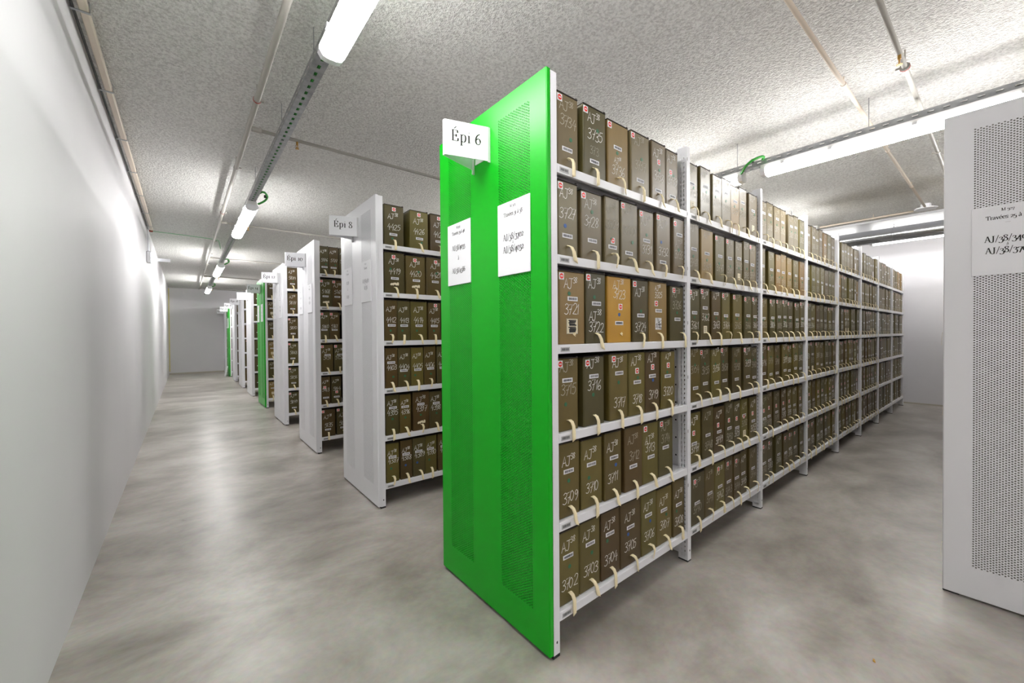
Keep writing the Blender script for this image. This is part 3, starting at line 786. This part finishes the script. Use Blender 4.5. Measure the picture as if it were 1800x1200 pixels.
PALETTE = [['grey_olive']*5+['olive']*2+['tan'], ['grey_olive']*4+['olive']*3+['tan'], ['olive']*3+['dark_olive']*3+['brown'], ['olive']*3+['dark_olive']*2+['brown']*2, ['olive']*3+['dark_olive']*2+['brown']*2, ['olive']*3+['dark_olive']*2+['brown']*2]  # top shelves get the olive with the stronger light painted in
STYLE = {  # per shelf from the top: what the labelling habit of that shelf looks like
 0: dict(aj=.8, nm=.36, bar=.68, dot=.55, chalk='faint_chalk'), 1: dict(aj=.82, nm=.22, bar=.55, dot=.4, chalk='faint_chalk'),
 2: dict(aj=.82, nm=.26, bar=.52, st=TL, dot=.45), 3: dict(aj=.84, nm=.52, bar=.28, st=TL, dot=.7),
 4: dict(aj=.78, nm=.2, bar=.42, st=(-.2, .6), pen=.0036, ajs=.04, nms=.042), 5: dict(aj=.74, nm=.25, bar=.45, st=(-.4, .86), pen=.003)}
def spread(n, lo, hi, rr):
    ws = [rr.uniform(.108, .142) for _ in range(n)]
    gaps = [abs(rr.gauss(0, .012)) for _ in range(n+1)]
    free = hi-lo-sum(ws)
    if free < .01: ws = [q*(hi-lo-.012)/sum(ws) for q in ws]; free = .012
    g = sum(gaps) or 1; gaps = [q*free/g for q in gaps]
    out = []; x = lo
    for q, gp in zip(ws, gaps): x += gp; out.append((x, x+q)); x += q
    return out
LAYOUT = {}
num = 3740
for bay in range(1, NB):
    for tier in range(6):
        r = 5-tier; rr = random.Random(bay*31+tier)
        lo, hi = P0+BAY*bay+.006, P0+BAY*(bay+1)-PW-.006
        cells = B2[r] if bay == 1 else spread(7, lo, hi, rr)
        LAYOUT[bay, tier] = [(num+i, a, b) for i, (a, b) in enumerate(cells)]
        num += 7
BAYN = ['', 'second', 'third', 'fourth', 'fifth', 'sixth']
for bay in range(1, 6):
    for tier in range(6):
        r = 5-tier
        for i, (n, a, b) in enumerate(LAYOUT[bay, tier]):
            rr = random.Random(n*7)
            c = rr.choice(PALETTE[r])
            if n == 3769: c = 'tan'
            o = dict(STYLE[r]); o['tab'] = rr.randrange(5); o['tabx'] = rr.uniform(-.12, .12)
            if rr.random() < .35: o['st'] = None
            elif r < 2 and rr.random() < .25: o['st'] = TL
            for q in ('aj', 'nm', 'bar'): o[q] = o[q]+rr.uniform(-.035, .035)
            if bay > 2 and rr.random() < .10: o['extra'] = ('tall', .3); o['nm'] = .6
            elif rr.random() < .07: o['extra'] = ('note', .2); o['nm'] = .38; o['bar'] = .62
            if rr.random() < .4: o['chalk'] = 'faint_chalk'
            if bay > 2: o['dot'] = None
            lab = f'{CN[c]} archive box numbered {n}, {ORD[i]} along the {SHN[tier]} in the {BAYN[bay]} bay'
            make_box(a, FY+rr.uniform(-.004, .008), TIERS[tier], b-a, .298+rr.uniform(-.012, .008), c, n, lab, G6, **o)

# rack Épi 8: boxes seen between its end panel and the big green panel
E8 = [[(4425, .071, .223), (4426, .274, .428), (4427, .449, .600)], [(4419, .069, .225), (4420, .239, .400), (4421, .412, .575)],
      [(4412, .065, .166), (4413, .169, .269), (4414, .274, .411), (4415, .427, .534)], [(4403, .068, .164), (4404, .170, .269), (4405, .274, .377), (4406, .384, .485), (4407, .498, .605)],
      [(4395, .069, .172), (4396, .178, .268), (4397, .286, .425), (4398, .428, .537)], [(4387, .068, .168), (4388, .180, .276), (4389, .282, .386), (4390, .387, .486), (4391, .500, .612)]]
S8 = [dict(aj=.66, nm=.4, bar=.28, st=(0, .91), dot=.18), dict(aj=.72, nm=.48, bar=.37, st=(-.1, .9), dot=.6), dict(aj=.72, nm=.46, bar=.38, dot=.25), dict(aj=.72, nm=.46, bar=.42, dot=.28), dict(aj=.74, nm=.5, bar=.68, dot=.4), dict(aj=.7, nm=.5, bar=.65, dot=.36)]
S8x = {4419: dict(extra=('torn', .22)), 4420: dict(extra=('torn', .2)), 4397: dict(extra=('torn', .2)), 4403: dict(bar=.64), 4388: dict(dotcol='blue_dot'), 4389: dict(dotcol='blue_dot'), 4406: dict(tab=2)}
LIM8 = {}
for r, row in enumerate(E8):
    LIM8[r] = row[-1][2]
    for i, (n, a, b) in enumerate(row):
        o = dict(S8[r]); o['tab'] = n % 5; o.update(S8x.get(n, {}))
        if r in (0, 1) and n == 4421: o['st'] = (0, .9)
        if n == 4415: o['st'] = (.2, .93)
        c = ('dark_olive', 'olive', 'brown')[n % 3]
        make_box(a, PITCHY+FY, TIERS[5-r], b-a, .297+random.uniform(-.005, .006), c, n, f'{CN[c]} archive box {n}, {ORD[i]} on {SHN[5-r]}, rack just past the green panel', 'archive boxes on rack Épi 8', **o)
E10 = [[(5176, .056, .150), (5177, .153, .250), (5178, .256, .36)], [(5168, .057, .180), (5169, .184, .300)], [(5160, .057, .150), (5161, .153, .257)], [(5151, .058, .185), (5152, .195, .310)], [(5143, .056, .150), (5144, .162, .265)], [(5135, .056, .198), (5136, .214, .35)]]
S10 = [dict(aj=.76, nm=.46, bar=.25, dot=.36, st=None), dict(aj=.74, nm=.5, bar=.38, st=TL), dict(aj=.76, nm=.42, bar=.35, st=TL), dict(aj=.7, nm=.46, bar=.62, st=TL), dict(aj=.76, nm=.48, bar=.24, st=(-.3, .62)), dict(aj=.66, nm=.36, bar=.26, st=TL)]
for r, row in enumerate(E10):
    for i, (n, a, b) in enumerate(row):
        o = dict(S10[r]); o['tab'] = n % 5
        if n == 5168: o['extra'] = ('torn', .16)
        if n == 5144: o['st'] = (.1, .42)
        c = ('dark_olive', 'brown')[n % 2]
        make_box(a, PITCHY*2+FY, TIERS[5-r], b-a, .296, c, n, f'{CN[c]} archive box {n}, {ORD[i]} on {SHN[5-r]}, two racks past the green', 'archive boxes on rack Épi 10', **o)
for r, n in enumerate((5884, 5877, 5870, 5863, 5856, 5849)):
    make_box(.06, PITCHY*3+FY, TIERS[5-r], .128, .296, 'brown' if r < 3 else 'dark_olive', n, f'dark archive box chalked {n}, on the {SHN[5-r]} three racks past green', 'archive boxes on rack Épi 12',
             aj=.74, nm=.46, bar=.24, st=None if r < 2 else TL, dot=.36 if r < 2 else None, tab=n % 5)
for r in range(6):
    c = ('dark_olive', 'brown', 'dark_olive', 'tan', 'dark_olive', 'tan')[r]
    make_box(.06, PITCHY*4+FY, TIERS[5-r], .13, .292, c, 6800+r, f'{CN[c]} archive box beside the Épi 14 green panel, {SHN[5-r]}', 'archive boxes on rack Épi 14',
             aj=.78, nm=None, bar=.6, tab=r % 5, extra=('note', .3) if r % 2 else None)
for r in range(6):
    make_box(.06, PITCHY*5+FY, TIERS[5-r], .13, .292, 'dark_olive', 7100+r, f'dark archive box showing as a sliver beside Épi 16, {SHN[5-r]}', 'archive boxes on rack Épi 16',
             aj=None, nm=None, bar=.4, tab=r % 5)

# the rest of the boxes: too many to single out -> one object
mb = MB(); MS = ['olive', 'dark_olive', 'grey_olive', 'brown', 'tan', 'lid_dark', 'paper', 'cloth_tape', 'chalk', 'red']
def plain_box(x0, x1, y, z, h, mi, fy=1, detail=False, rr=random):
    y1 = y+fy*DEPTH; a, b = min(y, y1), max(y, y1)
    mb.box(x0, x1, a, b, z+.0005, z+h, mi)
    if detail:
        s = -fy; c = (x0+x1)/2
        mb.box(x0, x1, a, b, z+h, z+h+.004, 5)
        def q(cx, cz, w_, h_, off, m_): mb.face([(cx-w_, y+s*off, z+cz-h_), (cx+w_, y+s*off, z+cz-h_), (cx+w_, y+s*off, z+cz+h_), (cx-w_, y+s*off, z+cz+h_)], m_)
        q(c, rr.choice((.1, .16, .2))+rr.uniform(-.01, .01), .026, .0075, .001, 6)
        if rr.random() < .25: q(c-.03, .27, .011, .011, .001, 6); q(c-.03, .27, .008, .008, .0016, 9)
        for kk in range(4):
            q(c-.024+kk*.016, .07, .0014, .012, .001, 8); q(c-.024+kk*.016+.005, .07+rr.uniform(-.008, .008), .004, .0012, .0013, 8)
        tx = c+rr.uniform(-.02, .02); sk = rr.uniform(-.012, .014); P = [(0, .002, .042), (sk*.1, .012, .046), (sk*.4, .024, .034), (sk*.7, .026, .005), (sk, .026, -.03)]
        V = [(tx+px+d, y+s*py, z+pz) for px, py, pz in P for d in (-.006, .006)]
        mb.idx(V, [(2*i, 2*i+1, 2*i+3, 2*i+2) for i in range(4)], 7)
rr = random.Random(9)
def fill(y, fy, z, x0, x1, pal, detail=False):
    x = x0
    while True:
        w_ = rr.uniform(.11, .142)
        if x+w_ > x1: break
        plain_box(x, x+w_, y+fy*rr.uniform(-.003, .005), z, .297+rr.uniform(-.012, .008), rr.choice(pal), fy, detail, rr)
        x += w_+abs(rr.gauss(.0, .008))+.003
UP, LOWP = [2, 2, 2, 0, 4], [0, 0, 1, 1, 3]  # upper boxes mostly use the light-washed olive
for bay in (6, 7):
    for tier in range(6):
        for n, a, b in LAYOUT[bay, tier]:
            if bay == 7 and tier == 1 and n % 7 in (3, 4): pass
            plain_box(a, b, FY+rr.uniform(-.004, .008), TIERS[tier], .297+rr.uniform(-.012, .008), rr.choice(([2, 4, 0] if bay == 7 else UP) if tier > 3 else LOWP), 1, True, rr)
for k in range(0, 9):
    y0 = PITCHY*k
    for bay in range(NB):
        lo, hi = P0+BAY*bay+.006, P0+BAY*(bay+1)-PW-.006
        for tier in range(6):
            if k > 0:
                a = lo
                if bay == 0: a = {1: LIM8[5-tier]+.012, 2: .37, 3: .195, 4: .196, 5: .196}.get(k, lo)
                fill(y0+FY, 1, TIERS[tier], a, hi, [3, 3, 1] if k > 5 else LOWP, detail=(bay < 2))
            fill(y0+W-FY, -1, TIERS[tier], lo, hi, LOWP, detail=(k == 0 and bay < 2))
for bay in range(NB):
    lo, hi = P0+BAY*bay+.006, P0+BAY*(bay+1)-PW-.006
    for tier in range(6): fill(PITCHY*9+FY, 1, TIERS[tier], lo, hi, LOWP, detail=(bay == 0))
for bay in range(6):
    lo, hi = X4+P0+BAY*bay+.006, X4+P0+BAY*(bay+1)-PW-.006
    for tier in range(6):
        fill(Y4+W-FY, -1, TIERS[tier], lo, hi, LOWP, detail=(bay < 3)); fill(Y4+FY, 1, TIERS[tier], lo, hi, LOWP)
o = link('archive_boxes', mb.mesh('archive_boxes', MS))
tag(o, 'remaining dark archive boxes packed in the far bays and on the hidden rack sides', 'boxes', kind='stuff')

# ------------------------------------------------------------------ lamps
LL = 1.56
def extrude_profile(mb, prof, y0, y1, mi=0, caps=True):
    n = len(prof); V = [(x, y0, z) for x, z in prof] + [(x, y1, z) for x, z in prof]
    mb.idx(V, [(i, (i+1) % n, n+(i+1) % n, n+i) for i in range(n)], mi)
    if caps: mb.idx(V, [tuple(range(n)), tuple(range(2*n-1, n-1, -1))], mi)
def lamp_meshes():
    h = MB(); extrude_profile(h, [(-.046, .056), (-.040, .092), (.040, .092), (.046, .056)], 0, LL)
    d = MB(); extrude_profile(d, [(-.045, .058), (-.055, .050), (-.056, .03), (-.04, .006), (-.02, 0), (.02, 0), (.04, .006), (.056, .03), (.055, .050), (.045, .058)], .035, LL-.035)
    c = MB(); extrude_profile(c, [(-.046, .0585), (-.056, .051), (-.057, .03), (-.041, .006), (-.02, 0), (.02, 0), (.041, .006), (.057, .03), (.056, .051), (.046, .0585)], 0, .035)
    k = MB()
    k.box(.041, .059, -.012, .012, .050, .068)
    return h.mesh('housing', ['housing']), d.mesh('diffuser', ['diffuser']), c.mesh('end_cap', ['cap']), k.mesh('clip', ['cap'])
LH, LD, LC, LK = lamp_meshes()
def lamp(x, y, label, group, z=LZ, dim=None):
    t = thing('ceiling_lamp', label, 'lamp', (x, y, z), 0, group)
    link('housing', LH, t); d = link('diffuser', LD, t); d['label'] = 'glowing white tube cover'
    if dim: d.material_slots[0].link = 'OBJECT'; d.material_slots[0].material = MATS[dim]
    link('end_cap', LC, t); link('end_cap', LC, t, (0, LL-.035, 0))
    for q in (.22, .66, 1.1, 1.4):
        link('clip', LK, t, (0, q, 0)); link('clip', LK, t, (0, q, 0), rz=pi)
    return t
    return t
def channel(x, y0, y1, label, rods):
    """perforated galvanised wiring rail hung on thin rods"""
    t = thing('cable_rail', label, 'cable rail', (x, y0, LZ+.0925), 0)
    mb = MB(); L = y1-y0; w_ = .034
    n = int(L/.07)
    # bottom with slots cut out
    for a, b in ((-w_, -.008), (.008, w_)): mb.face([(a, 0, 0), (b, 0, 0), (b, L, 0), (a, L, 0)])
    y = 0
    for i in range(n):
        s = (i+.4)*L/n; mb.face([(-.008, y, 0), (.008, y, 0), (.008, s, 0), (-.008, s, 0)]); y = s+.03
    mb.face([(-.008, y, 0), (.008, y, 0), (.008, L, 0), (-.008, L, 0)])
    for sx in (-w_, w_):
        for a, b in ((0, .016), (.028, .045)): mb.face([(sx, 0, a), (sx, L, a), (sx, L, b), (sx, 0, b)])
        y = 0
        for i in range(n):
            s = (i+.4)*L/n; mb.face([(sx, y, .016), (sx, s, .016), (sx, s, .028), (sx, y, .028)]); y = s+.03
        mb.face([(sx, y, .016), (sx, L, .016), (sx, L, .028), (sx, y, .028)])
        q = sx-.008 if sx > 0 else sx+.008
        mb.face([(sx, 0, .045), (q, 0, .045), (q, L, .045), (sx, L, .045)])
    link('rail', mb.mesh('rail', ['galvanised']), t)
    c = MB(); c.tube([(.008, 0, .012), (.004, L/2, .012), (.008, L, .012)], .008, 8); c.tube([(-.012, 0, .01), (-.014, L, .01)], .006, 8)
    link('cable', c.mesh('cable', ['cable_green']), t)['label'] = 'green cables lying in the rail'
    r = MB(); r.tube([(0, 0, 0), (0, 0, ZC-LZ-.0925)], .0025, 6); r.cbox(-.008, .008, -.008, .008, -.004, .004, .001)
    rm = r.mesh('hanger_rod', ['galvanised'])
    for y in rods: link('hanger_rod', rm, t, (0, y-y0, 0))
    return t
def loop_cable(x, y, label, sx=1):
    t = thing('cable', label, 'cable', (x, y, LZ+.11), 0, 'green lamp cables')
    P = [(.046*sx, -.12, .02), (.062*sx, -.135, .03), (.09*sx, -.125, .03), (.115*sx, -.07, .012), (.105*sx, -.02, -.012), (.07*sx, .02, -.036), (.05*sx, .04, -.045)]
    q = []
    for i in range(len(P)-1):
        p0, p1, p2, p3 = P[max(i-1, 0)], P[i], P[i+1], P[min(i+2, len(P)-1)]
        for j in range(5):
            u = j/5; q.append(tuple(.5*((2*p1[c])+(-p0[c]+p2[c])*u+(2*p0[c]-5*p1[c]+4*p2[c]-p3[c])*u*u+(-p0[c]+3*p1[c]-3*p2[c]+p3[c])*u**3) for c in range(3)))
    q.append(P[-1]); m_ = MB(); m_.tube(q, .010, 8)
    link('cord', m_.mesh('cord', ['cable_green'], True), t)
    m_ = MB(); m_.cbox(.10*sx-.013, .10*sx+.013, -.075, -.06, -.002, .026, .002); link('cable_tie', m_.mesh('cable_tie', ['black']), t)
    return t

CX = -.535
channel(CX, YF+.1, 15.6, 'long perforated steel cable rail hung above the corridor', [-2.6, -.9, 1.2, 2.1, 3.45, 5.9, 7.7, 10.4, 12.1, 15.2])
CN_ = ['nearest', 'second', 'third', 'farthest']
cl = [(-.66, 'large glowing tube lamp over the corridor, cut by the top picture edge'), (3.72, 'glowing tube lamp over the corridor near the Épi 8 rack end'),
      (8.15, 'small glowing tube lamp over the corridor, third one along'), (12.55, 'tiny farthest glowing tube lamp at the end of the corridor'), (-5.1, 'glowing tube lamp over the corridor behind the viewer')]
for y, lab in cl: lamp(CX, y, lab, 'corridor tube lamps', dim='diffuser_dim' if y < 5 else 'diffuser_mid')
for y, lab in ((3.66, 'green cable loop feeding the corridor lamp near Épi 8'), (8.09, 'small green cable loop feeding the third corridor lamp'), (12.49, 'tiny green cable loop at the farthest corridor lamp')): loop_cable(CX, y, lab)
RX = 2.637
channel(RX, YF+.1, 15.9, 'perforated steel cable rail crossing above the aisle and boxes', [-4, -2.2, -.5, .36, 2.1, 3.8, 5.5, 7.2, 8.9, 10.6, 12.3, 14])
RPIT = LL+.14
for i in range(-2, 10):
    y = .167-LL+i*RPIT
    lab = {0: 'long glowing tube lamp over the aisle between green rack and grey-ended rack', 1: 'glowing tube lamp end peeking over the boxes of the second bay'}.get(i, f'hidden tube lamp of the aisle row, {ORD[i-2] if i > 1 and i < 10 else "before" if i == -1 else "well before"} beyond the racks')
    lamp(RX, y, lab, 'aisle tube lamps', dim='diffuser_aisle')
loop_cable(RX, .27, 'green cable looping over the rail between two aisle lamps', -1)
FILL_X = 5.3  # fill lamp row, added out of sight to brighten the ceiling
for i in range(-1, 6):
    y = .43+i*2.83
    lab = f'added fill lamp over the fifth bay, {ORD[i+1]} of its row, hidden by the racks'
    t = lamp(FILL_X, y, lab, 'added fill lamps')
    for q in (.3, LL-.3):
        m_ = MB(); m_.tube([(0, 0, .0925), (0, 0, ZC-LZ)], .003, 6); link('hanger_rod', m_.mesh('hanger_rod', ['galvanised']), t, (0, q, 0))
FX, FZ = 7.85, 2.70
for i in range(-2, 9):
    y = .336-LL+i*RPIT
    lab = {0: 'thin bright tube lamp glowing just under the edge of the round duct'}.get(i, f'tube lamp of the end wall row, {ORD[i+2] if i+2 < 8 else "ninth" if i == 6 else "tenth" if i == 7 else "eleventh"} from the viewer')
    t = lamp(FX, y, lab, 'end wall tube lamps', FZ, dim='diffuser_end')
    for q in (.3, LL-.3):
        m_ = MB(); m_.box(-.015, .015, -.01, .01, .0925, ZC-FZ); link('bracket', m_.mesh('bracket', ['galvanised']), t, (0, q, 0))

# ------------------------------------------------------------------ pipes, duct, wall fittings
def clamp_mesh(r, colr):
    m_ = MB(); m_.tube([(0, -.012, 0), (0, .012, 0)], r+.004, 12); m_.tube([(0, 0, r), (0, 0, ZC-2.8+.0)], .004, 6); m_.cbox(r, r+.022, -.01, .01, -.006, .006, .002)
    
    if colr == 'rust_clamp': m_.tube([(0, -.006, 0), (0, .006, 0)], r+.006, 12, 1)
    return m_.mesh('pipe_clamp', ['steel_pipe', 'rust_clamp'])
PZ = 2.8
t = thing('sprinkler_pipe', 'grey main sprinkler pipe running along the corridor ceiling', 'pipe', (-.70, YF+.05, PZ))
m_ = MB(); m_.tube([(0, 0, 0), (0, 15.3-YF, 0)], .018, 14); link('pipe', m_.mesh('pipe', ['steel_pipe'], True), t)
CM = clamp_mesh(.018, 'steel_pipe'); CMR = clamp_mesh(.018, 'rust_clamp')
for i, y in enumerate((-3, .2, 1.95, 3.3, 5.0, 6.9, 8.2, 9.6, 11.2, 13, 14.6)): link('pipe_clamp', CMR if i in (2, 4) else CM, t, (0, y-YF-.05, 0))
head = MB(); head.tube([(0, 0, -.01), (0, 0, -.035)], .008, 8); head.tube([(0, 0, -.035), (0, 0, -.062)], .004, 6); head.tube([(0, 0, -.062), (0, 0, -.065)], .014, 10)
head.tube([(-.009, 0, -.035), (-.011, 0, -.048), (0, 0, -.062)], .002, 5); head.tube([(.009, 0, -.035), (.011, 0, -.048), (0, 0, -.062)], .002, 5)
HEAD = head.mesh('sprinkler_head', ['brass'])
CMX = clamp_mesh(.014, 'steel_pipe')
BR = [(-.735, 'thin grey sprinkler pipe crossing the ceiling above the pale grey-ended rack'), (2.40, 'thin grey sprinkler pipe crossing the ceiling behind the Épi 6 sign'),
      (5.54, 'thin sprinkler branch pipe crossing the corridor under the second lamp'), (8.66, 'thin sprinkler branch pipe crossing the ceiling by the third lamp'), (11.76, 'thin sprinkler branch pipe crossing above the Épi 12 sign'), (15.05, 'farthest sprinkler branch pipe crossing close to the end wall')]
for y, lab in BR:
    t = thing('sprinkler_pipe', lab, 'pipe', (-.680, y, PZ), 0, 'sprinkler branch pipes')
    m_ = MB(); m_.tube([(.024, 0, 0), (7.4, 0, 0)], .013, 10); link('pipe', m_.mesh('pipe', ['steel_pipe'], True), t)
    m_ = MB(); m_.tube([(-.0012, 0, 0), (.06, 0, 0)], .020, 8); link('coupling', m_.mesh('coupling', ['steel_pipe']), t)
    for x in (.30, 2.66, 5.3): link('sprinkler_head', HEAD, t, (x, 0, 0))['label'] = 'small brass sprinkler head'
    for x in (1.9, 2.85, 4.6, 6.8): link('pipe_clamp', CMR if (y < 0 and x == 2.85) else CMX, t, (x, 0, 0), rz=pi/2)
# smoke sampling pipe with its plate
PK = 2.85
t = thing('conduit_pipe', 'pale pinkish conduit crossing the ceiling to a white disc near the duct', 'pipe', (-.3, -.45, PK))
m_ = MB(); m_.tube([(0, 0, 0), (6.55, 0, 0)], .0125, 10); link('pipe', m_.mesh('pipe', ['beige_pipe'], True), t)
m_ = MB(); m_.tube([(6.62, 0, -.015), (6.62, 0, .0)], .11, 8); m_.tube([(6.62, 0, 0), (6.62, 0, ZC-PK)], .05, 8); link('disc', m_.mesh('disc', ['white_paint']), t)
cm2 = MB(); cm2.tube([(0, -.01, 0), (0, .01, 0)], .016, 10); cm2.tube([(0, 0, .01), (0, 0, ZC-PK)], .004, 6); CM2 = cm2.mesh('pipe_clamp', ['beige_pipe'])
for x in (1.4, 2.5, 4.0, 5.4): link('pipe_clamp', CM2, t, (x, 0, 0), rz=pi/2)
t = thing('conduit_pipe', 'pale conduit running along the ceiling above the round duct', 'pipe', (6.4, -.33, PK))
m_ = MB(); m_.tube([(0, 0, 0), (0, 8, 0)], .0125, 10); link('pipe', m_.mesh('pipe', ['beige_pipe'], True), t)
for y in (.4, 1.6, 2.9, 4.2): link('pipe_clamp', CM2, t, (0, y, 0))
# cable duct along the left wall
t = thing('wall_conduit', 'beige cable conduit clipped along the top of the corridor wall', 'conduit', (-1.442, YF+.05, 2.865))
m_ = MB(); L = 6.85-YF; m_.cbox(-.016, .018, 0, L, -.016, .016, .004); link('conduit', m_.mesh('conduit', ['beige_pipe']), t)
m_ = MB(); m_.tube([(-.036, 0, -.012), (-.036, L, -.012)], .006, 8); link('cable', m_.mesh('cable', ['black']), t)['label'] = 'thin dark cable beside the conduit'
cm3 = MB(); cm3.box(-.046, .023, -.008, .008, -.0195, -.0165); cm3.box(.0205, .023, -.008, .008, -.0195, .034); cm3.box(-.046, -.043, -.008, .008, -.0195, .034)
CM3 = cm3.mesh('clip', ['galvanised'])
y = .6
while y < L: link('clip', CM3, t, (0, y, 0)); y += .82
# green cable to the wall light
YW = 6.95
t = thing('cable', 'thin pale green cable crossing the corridor ceiling to the wall light', 'cable', (-1.45, YW, 2.83))
m_ = MB(); m_.tube([(0, 0, .02), (.4, .03, .02), (.72, .05, .015), (.82, .06, .0), (.845, .10, -.12)], .006, 8); link('cord', m_.mesh('cord', ['cable_pale'], True), t)
m_ = MB(); m_.tube([(-.03, 0, .02), (.02, 0, .02)], .015, 8); link('cable_end', m_.mesh('cable_end', ['rust_clamp']), t)['label'] = 'orange cable end'
t = thing('wall_light', 'small white lamp box on a bracket high on the corridor wall', 'lamp', (XL, YW-.25, 2.34))
m_ = MB(); m_.cbox(0, .05, -.08, .08, 0, .16, .01); link('lamp_box', m_.mesh('lamp_box', ['white_paint']), t)
m_ = MB(); m_.cbox(.05, .075, -.06, .06, .01, .15, .01); link('lamp_face', m_.mesh('lamp_face', ['lamp_face']), t)['label'] = 'lit white lamp face'
m_ = MB(); m_.cbox(.05, .26, -.004, .004, .03, .075, .002); link('sign_plate', m_.mesh('sign_plate', ['cap']), t)
m_ = MB(); m_.tube([(.022, -.03, .16), (.022, -.03, .47)], .009, 8); m_.tube([(.022, .03, .16), (.022, .03, .47)], .009, 8); link('feed_pipe', m_.mesh('feed_pipe', ['cap'], True), t)

# round duct and tray by the far end wall
t = thing('air_duct', 'round shiny galvanised air duct under the ceiling near the end wall', 'duct', (7.1, -3.0, 2.708))
m_ = MB(); m_.tube([(0, 0, 0), (0, 8, 0)], .103, 32, caps=True); link('duct', m_.mesh('duct', ['duct_steel'], True), t)
for y in (2.95, 5.0):
    m_ = MB(); m_.tube([(0, -.008, 0), (0, .008, 0)], .106, 32); m_.tube([(0, 0, .105), (0, 0, 2.86-2.708)], .006, 6); link('strap', m_.mesh('strap', ['duct_steel'], True), t, (0, y, 0))
t = thing('cable_tray', 'flat pale metal tray with drilled holes under the ceiling over the round duct', 'cable tray', (6.80, -3.0, 2.87))
m_ = MB(); m_.cbox(0, .75, 0, 8, 0, .028, .002)
for k in range(40): m_.disc((.26, 2.95-k*.06, -.0006), 'z', .006, 8, 1)
for k in range(20): m_.disc((.55, 2.95-k*.125, -.0006), 'z', .014, 8, 1)
link('tray', m_.mesh('tray', ['grey_paint', 'slot_dark']), t)

# small white board leaning at the far green rack
t = thing('white_board', 'small white board leaning against the farthest green rack end', 'board', (-.10, PITCHY*8+.35, 0))
m_ = MB(); m_.cbox(-.006, .006, -.2, .2, 0, .32, .002); bo = link('board', m_.mesh('board', ['paper']), t); bo.rotation_euler = (0, .2, 0)
m_ = MB(); m_.cbox(-.004, .004, -.15, .15, .0, .02, .002); link('foot', m_.mesh('foot', ['grey_paint']), t)
# flake on the floor
m_ = MB(); m_.idx([(0,0,0),(.016,.004,0),(.02,.012,0),(.004,.01,0),(.002,.001,.004),(.014,.005,.005),(.017,.011,.004),(.006,.009,.005)], [(3,2,1,0),(4,5,6,7),(0,1,5,4),(1,2,6,5),(2,3,7,6),(3,0,4,7)])
o = link('paper_scrap', m_.mesh('paper_scrap', ['ochre']), None, (.96, -.80, .0)); tag(o, 'tiny orange scrap lying on the concrete in front of the racks', 'scrap')
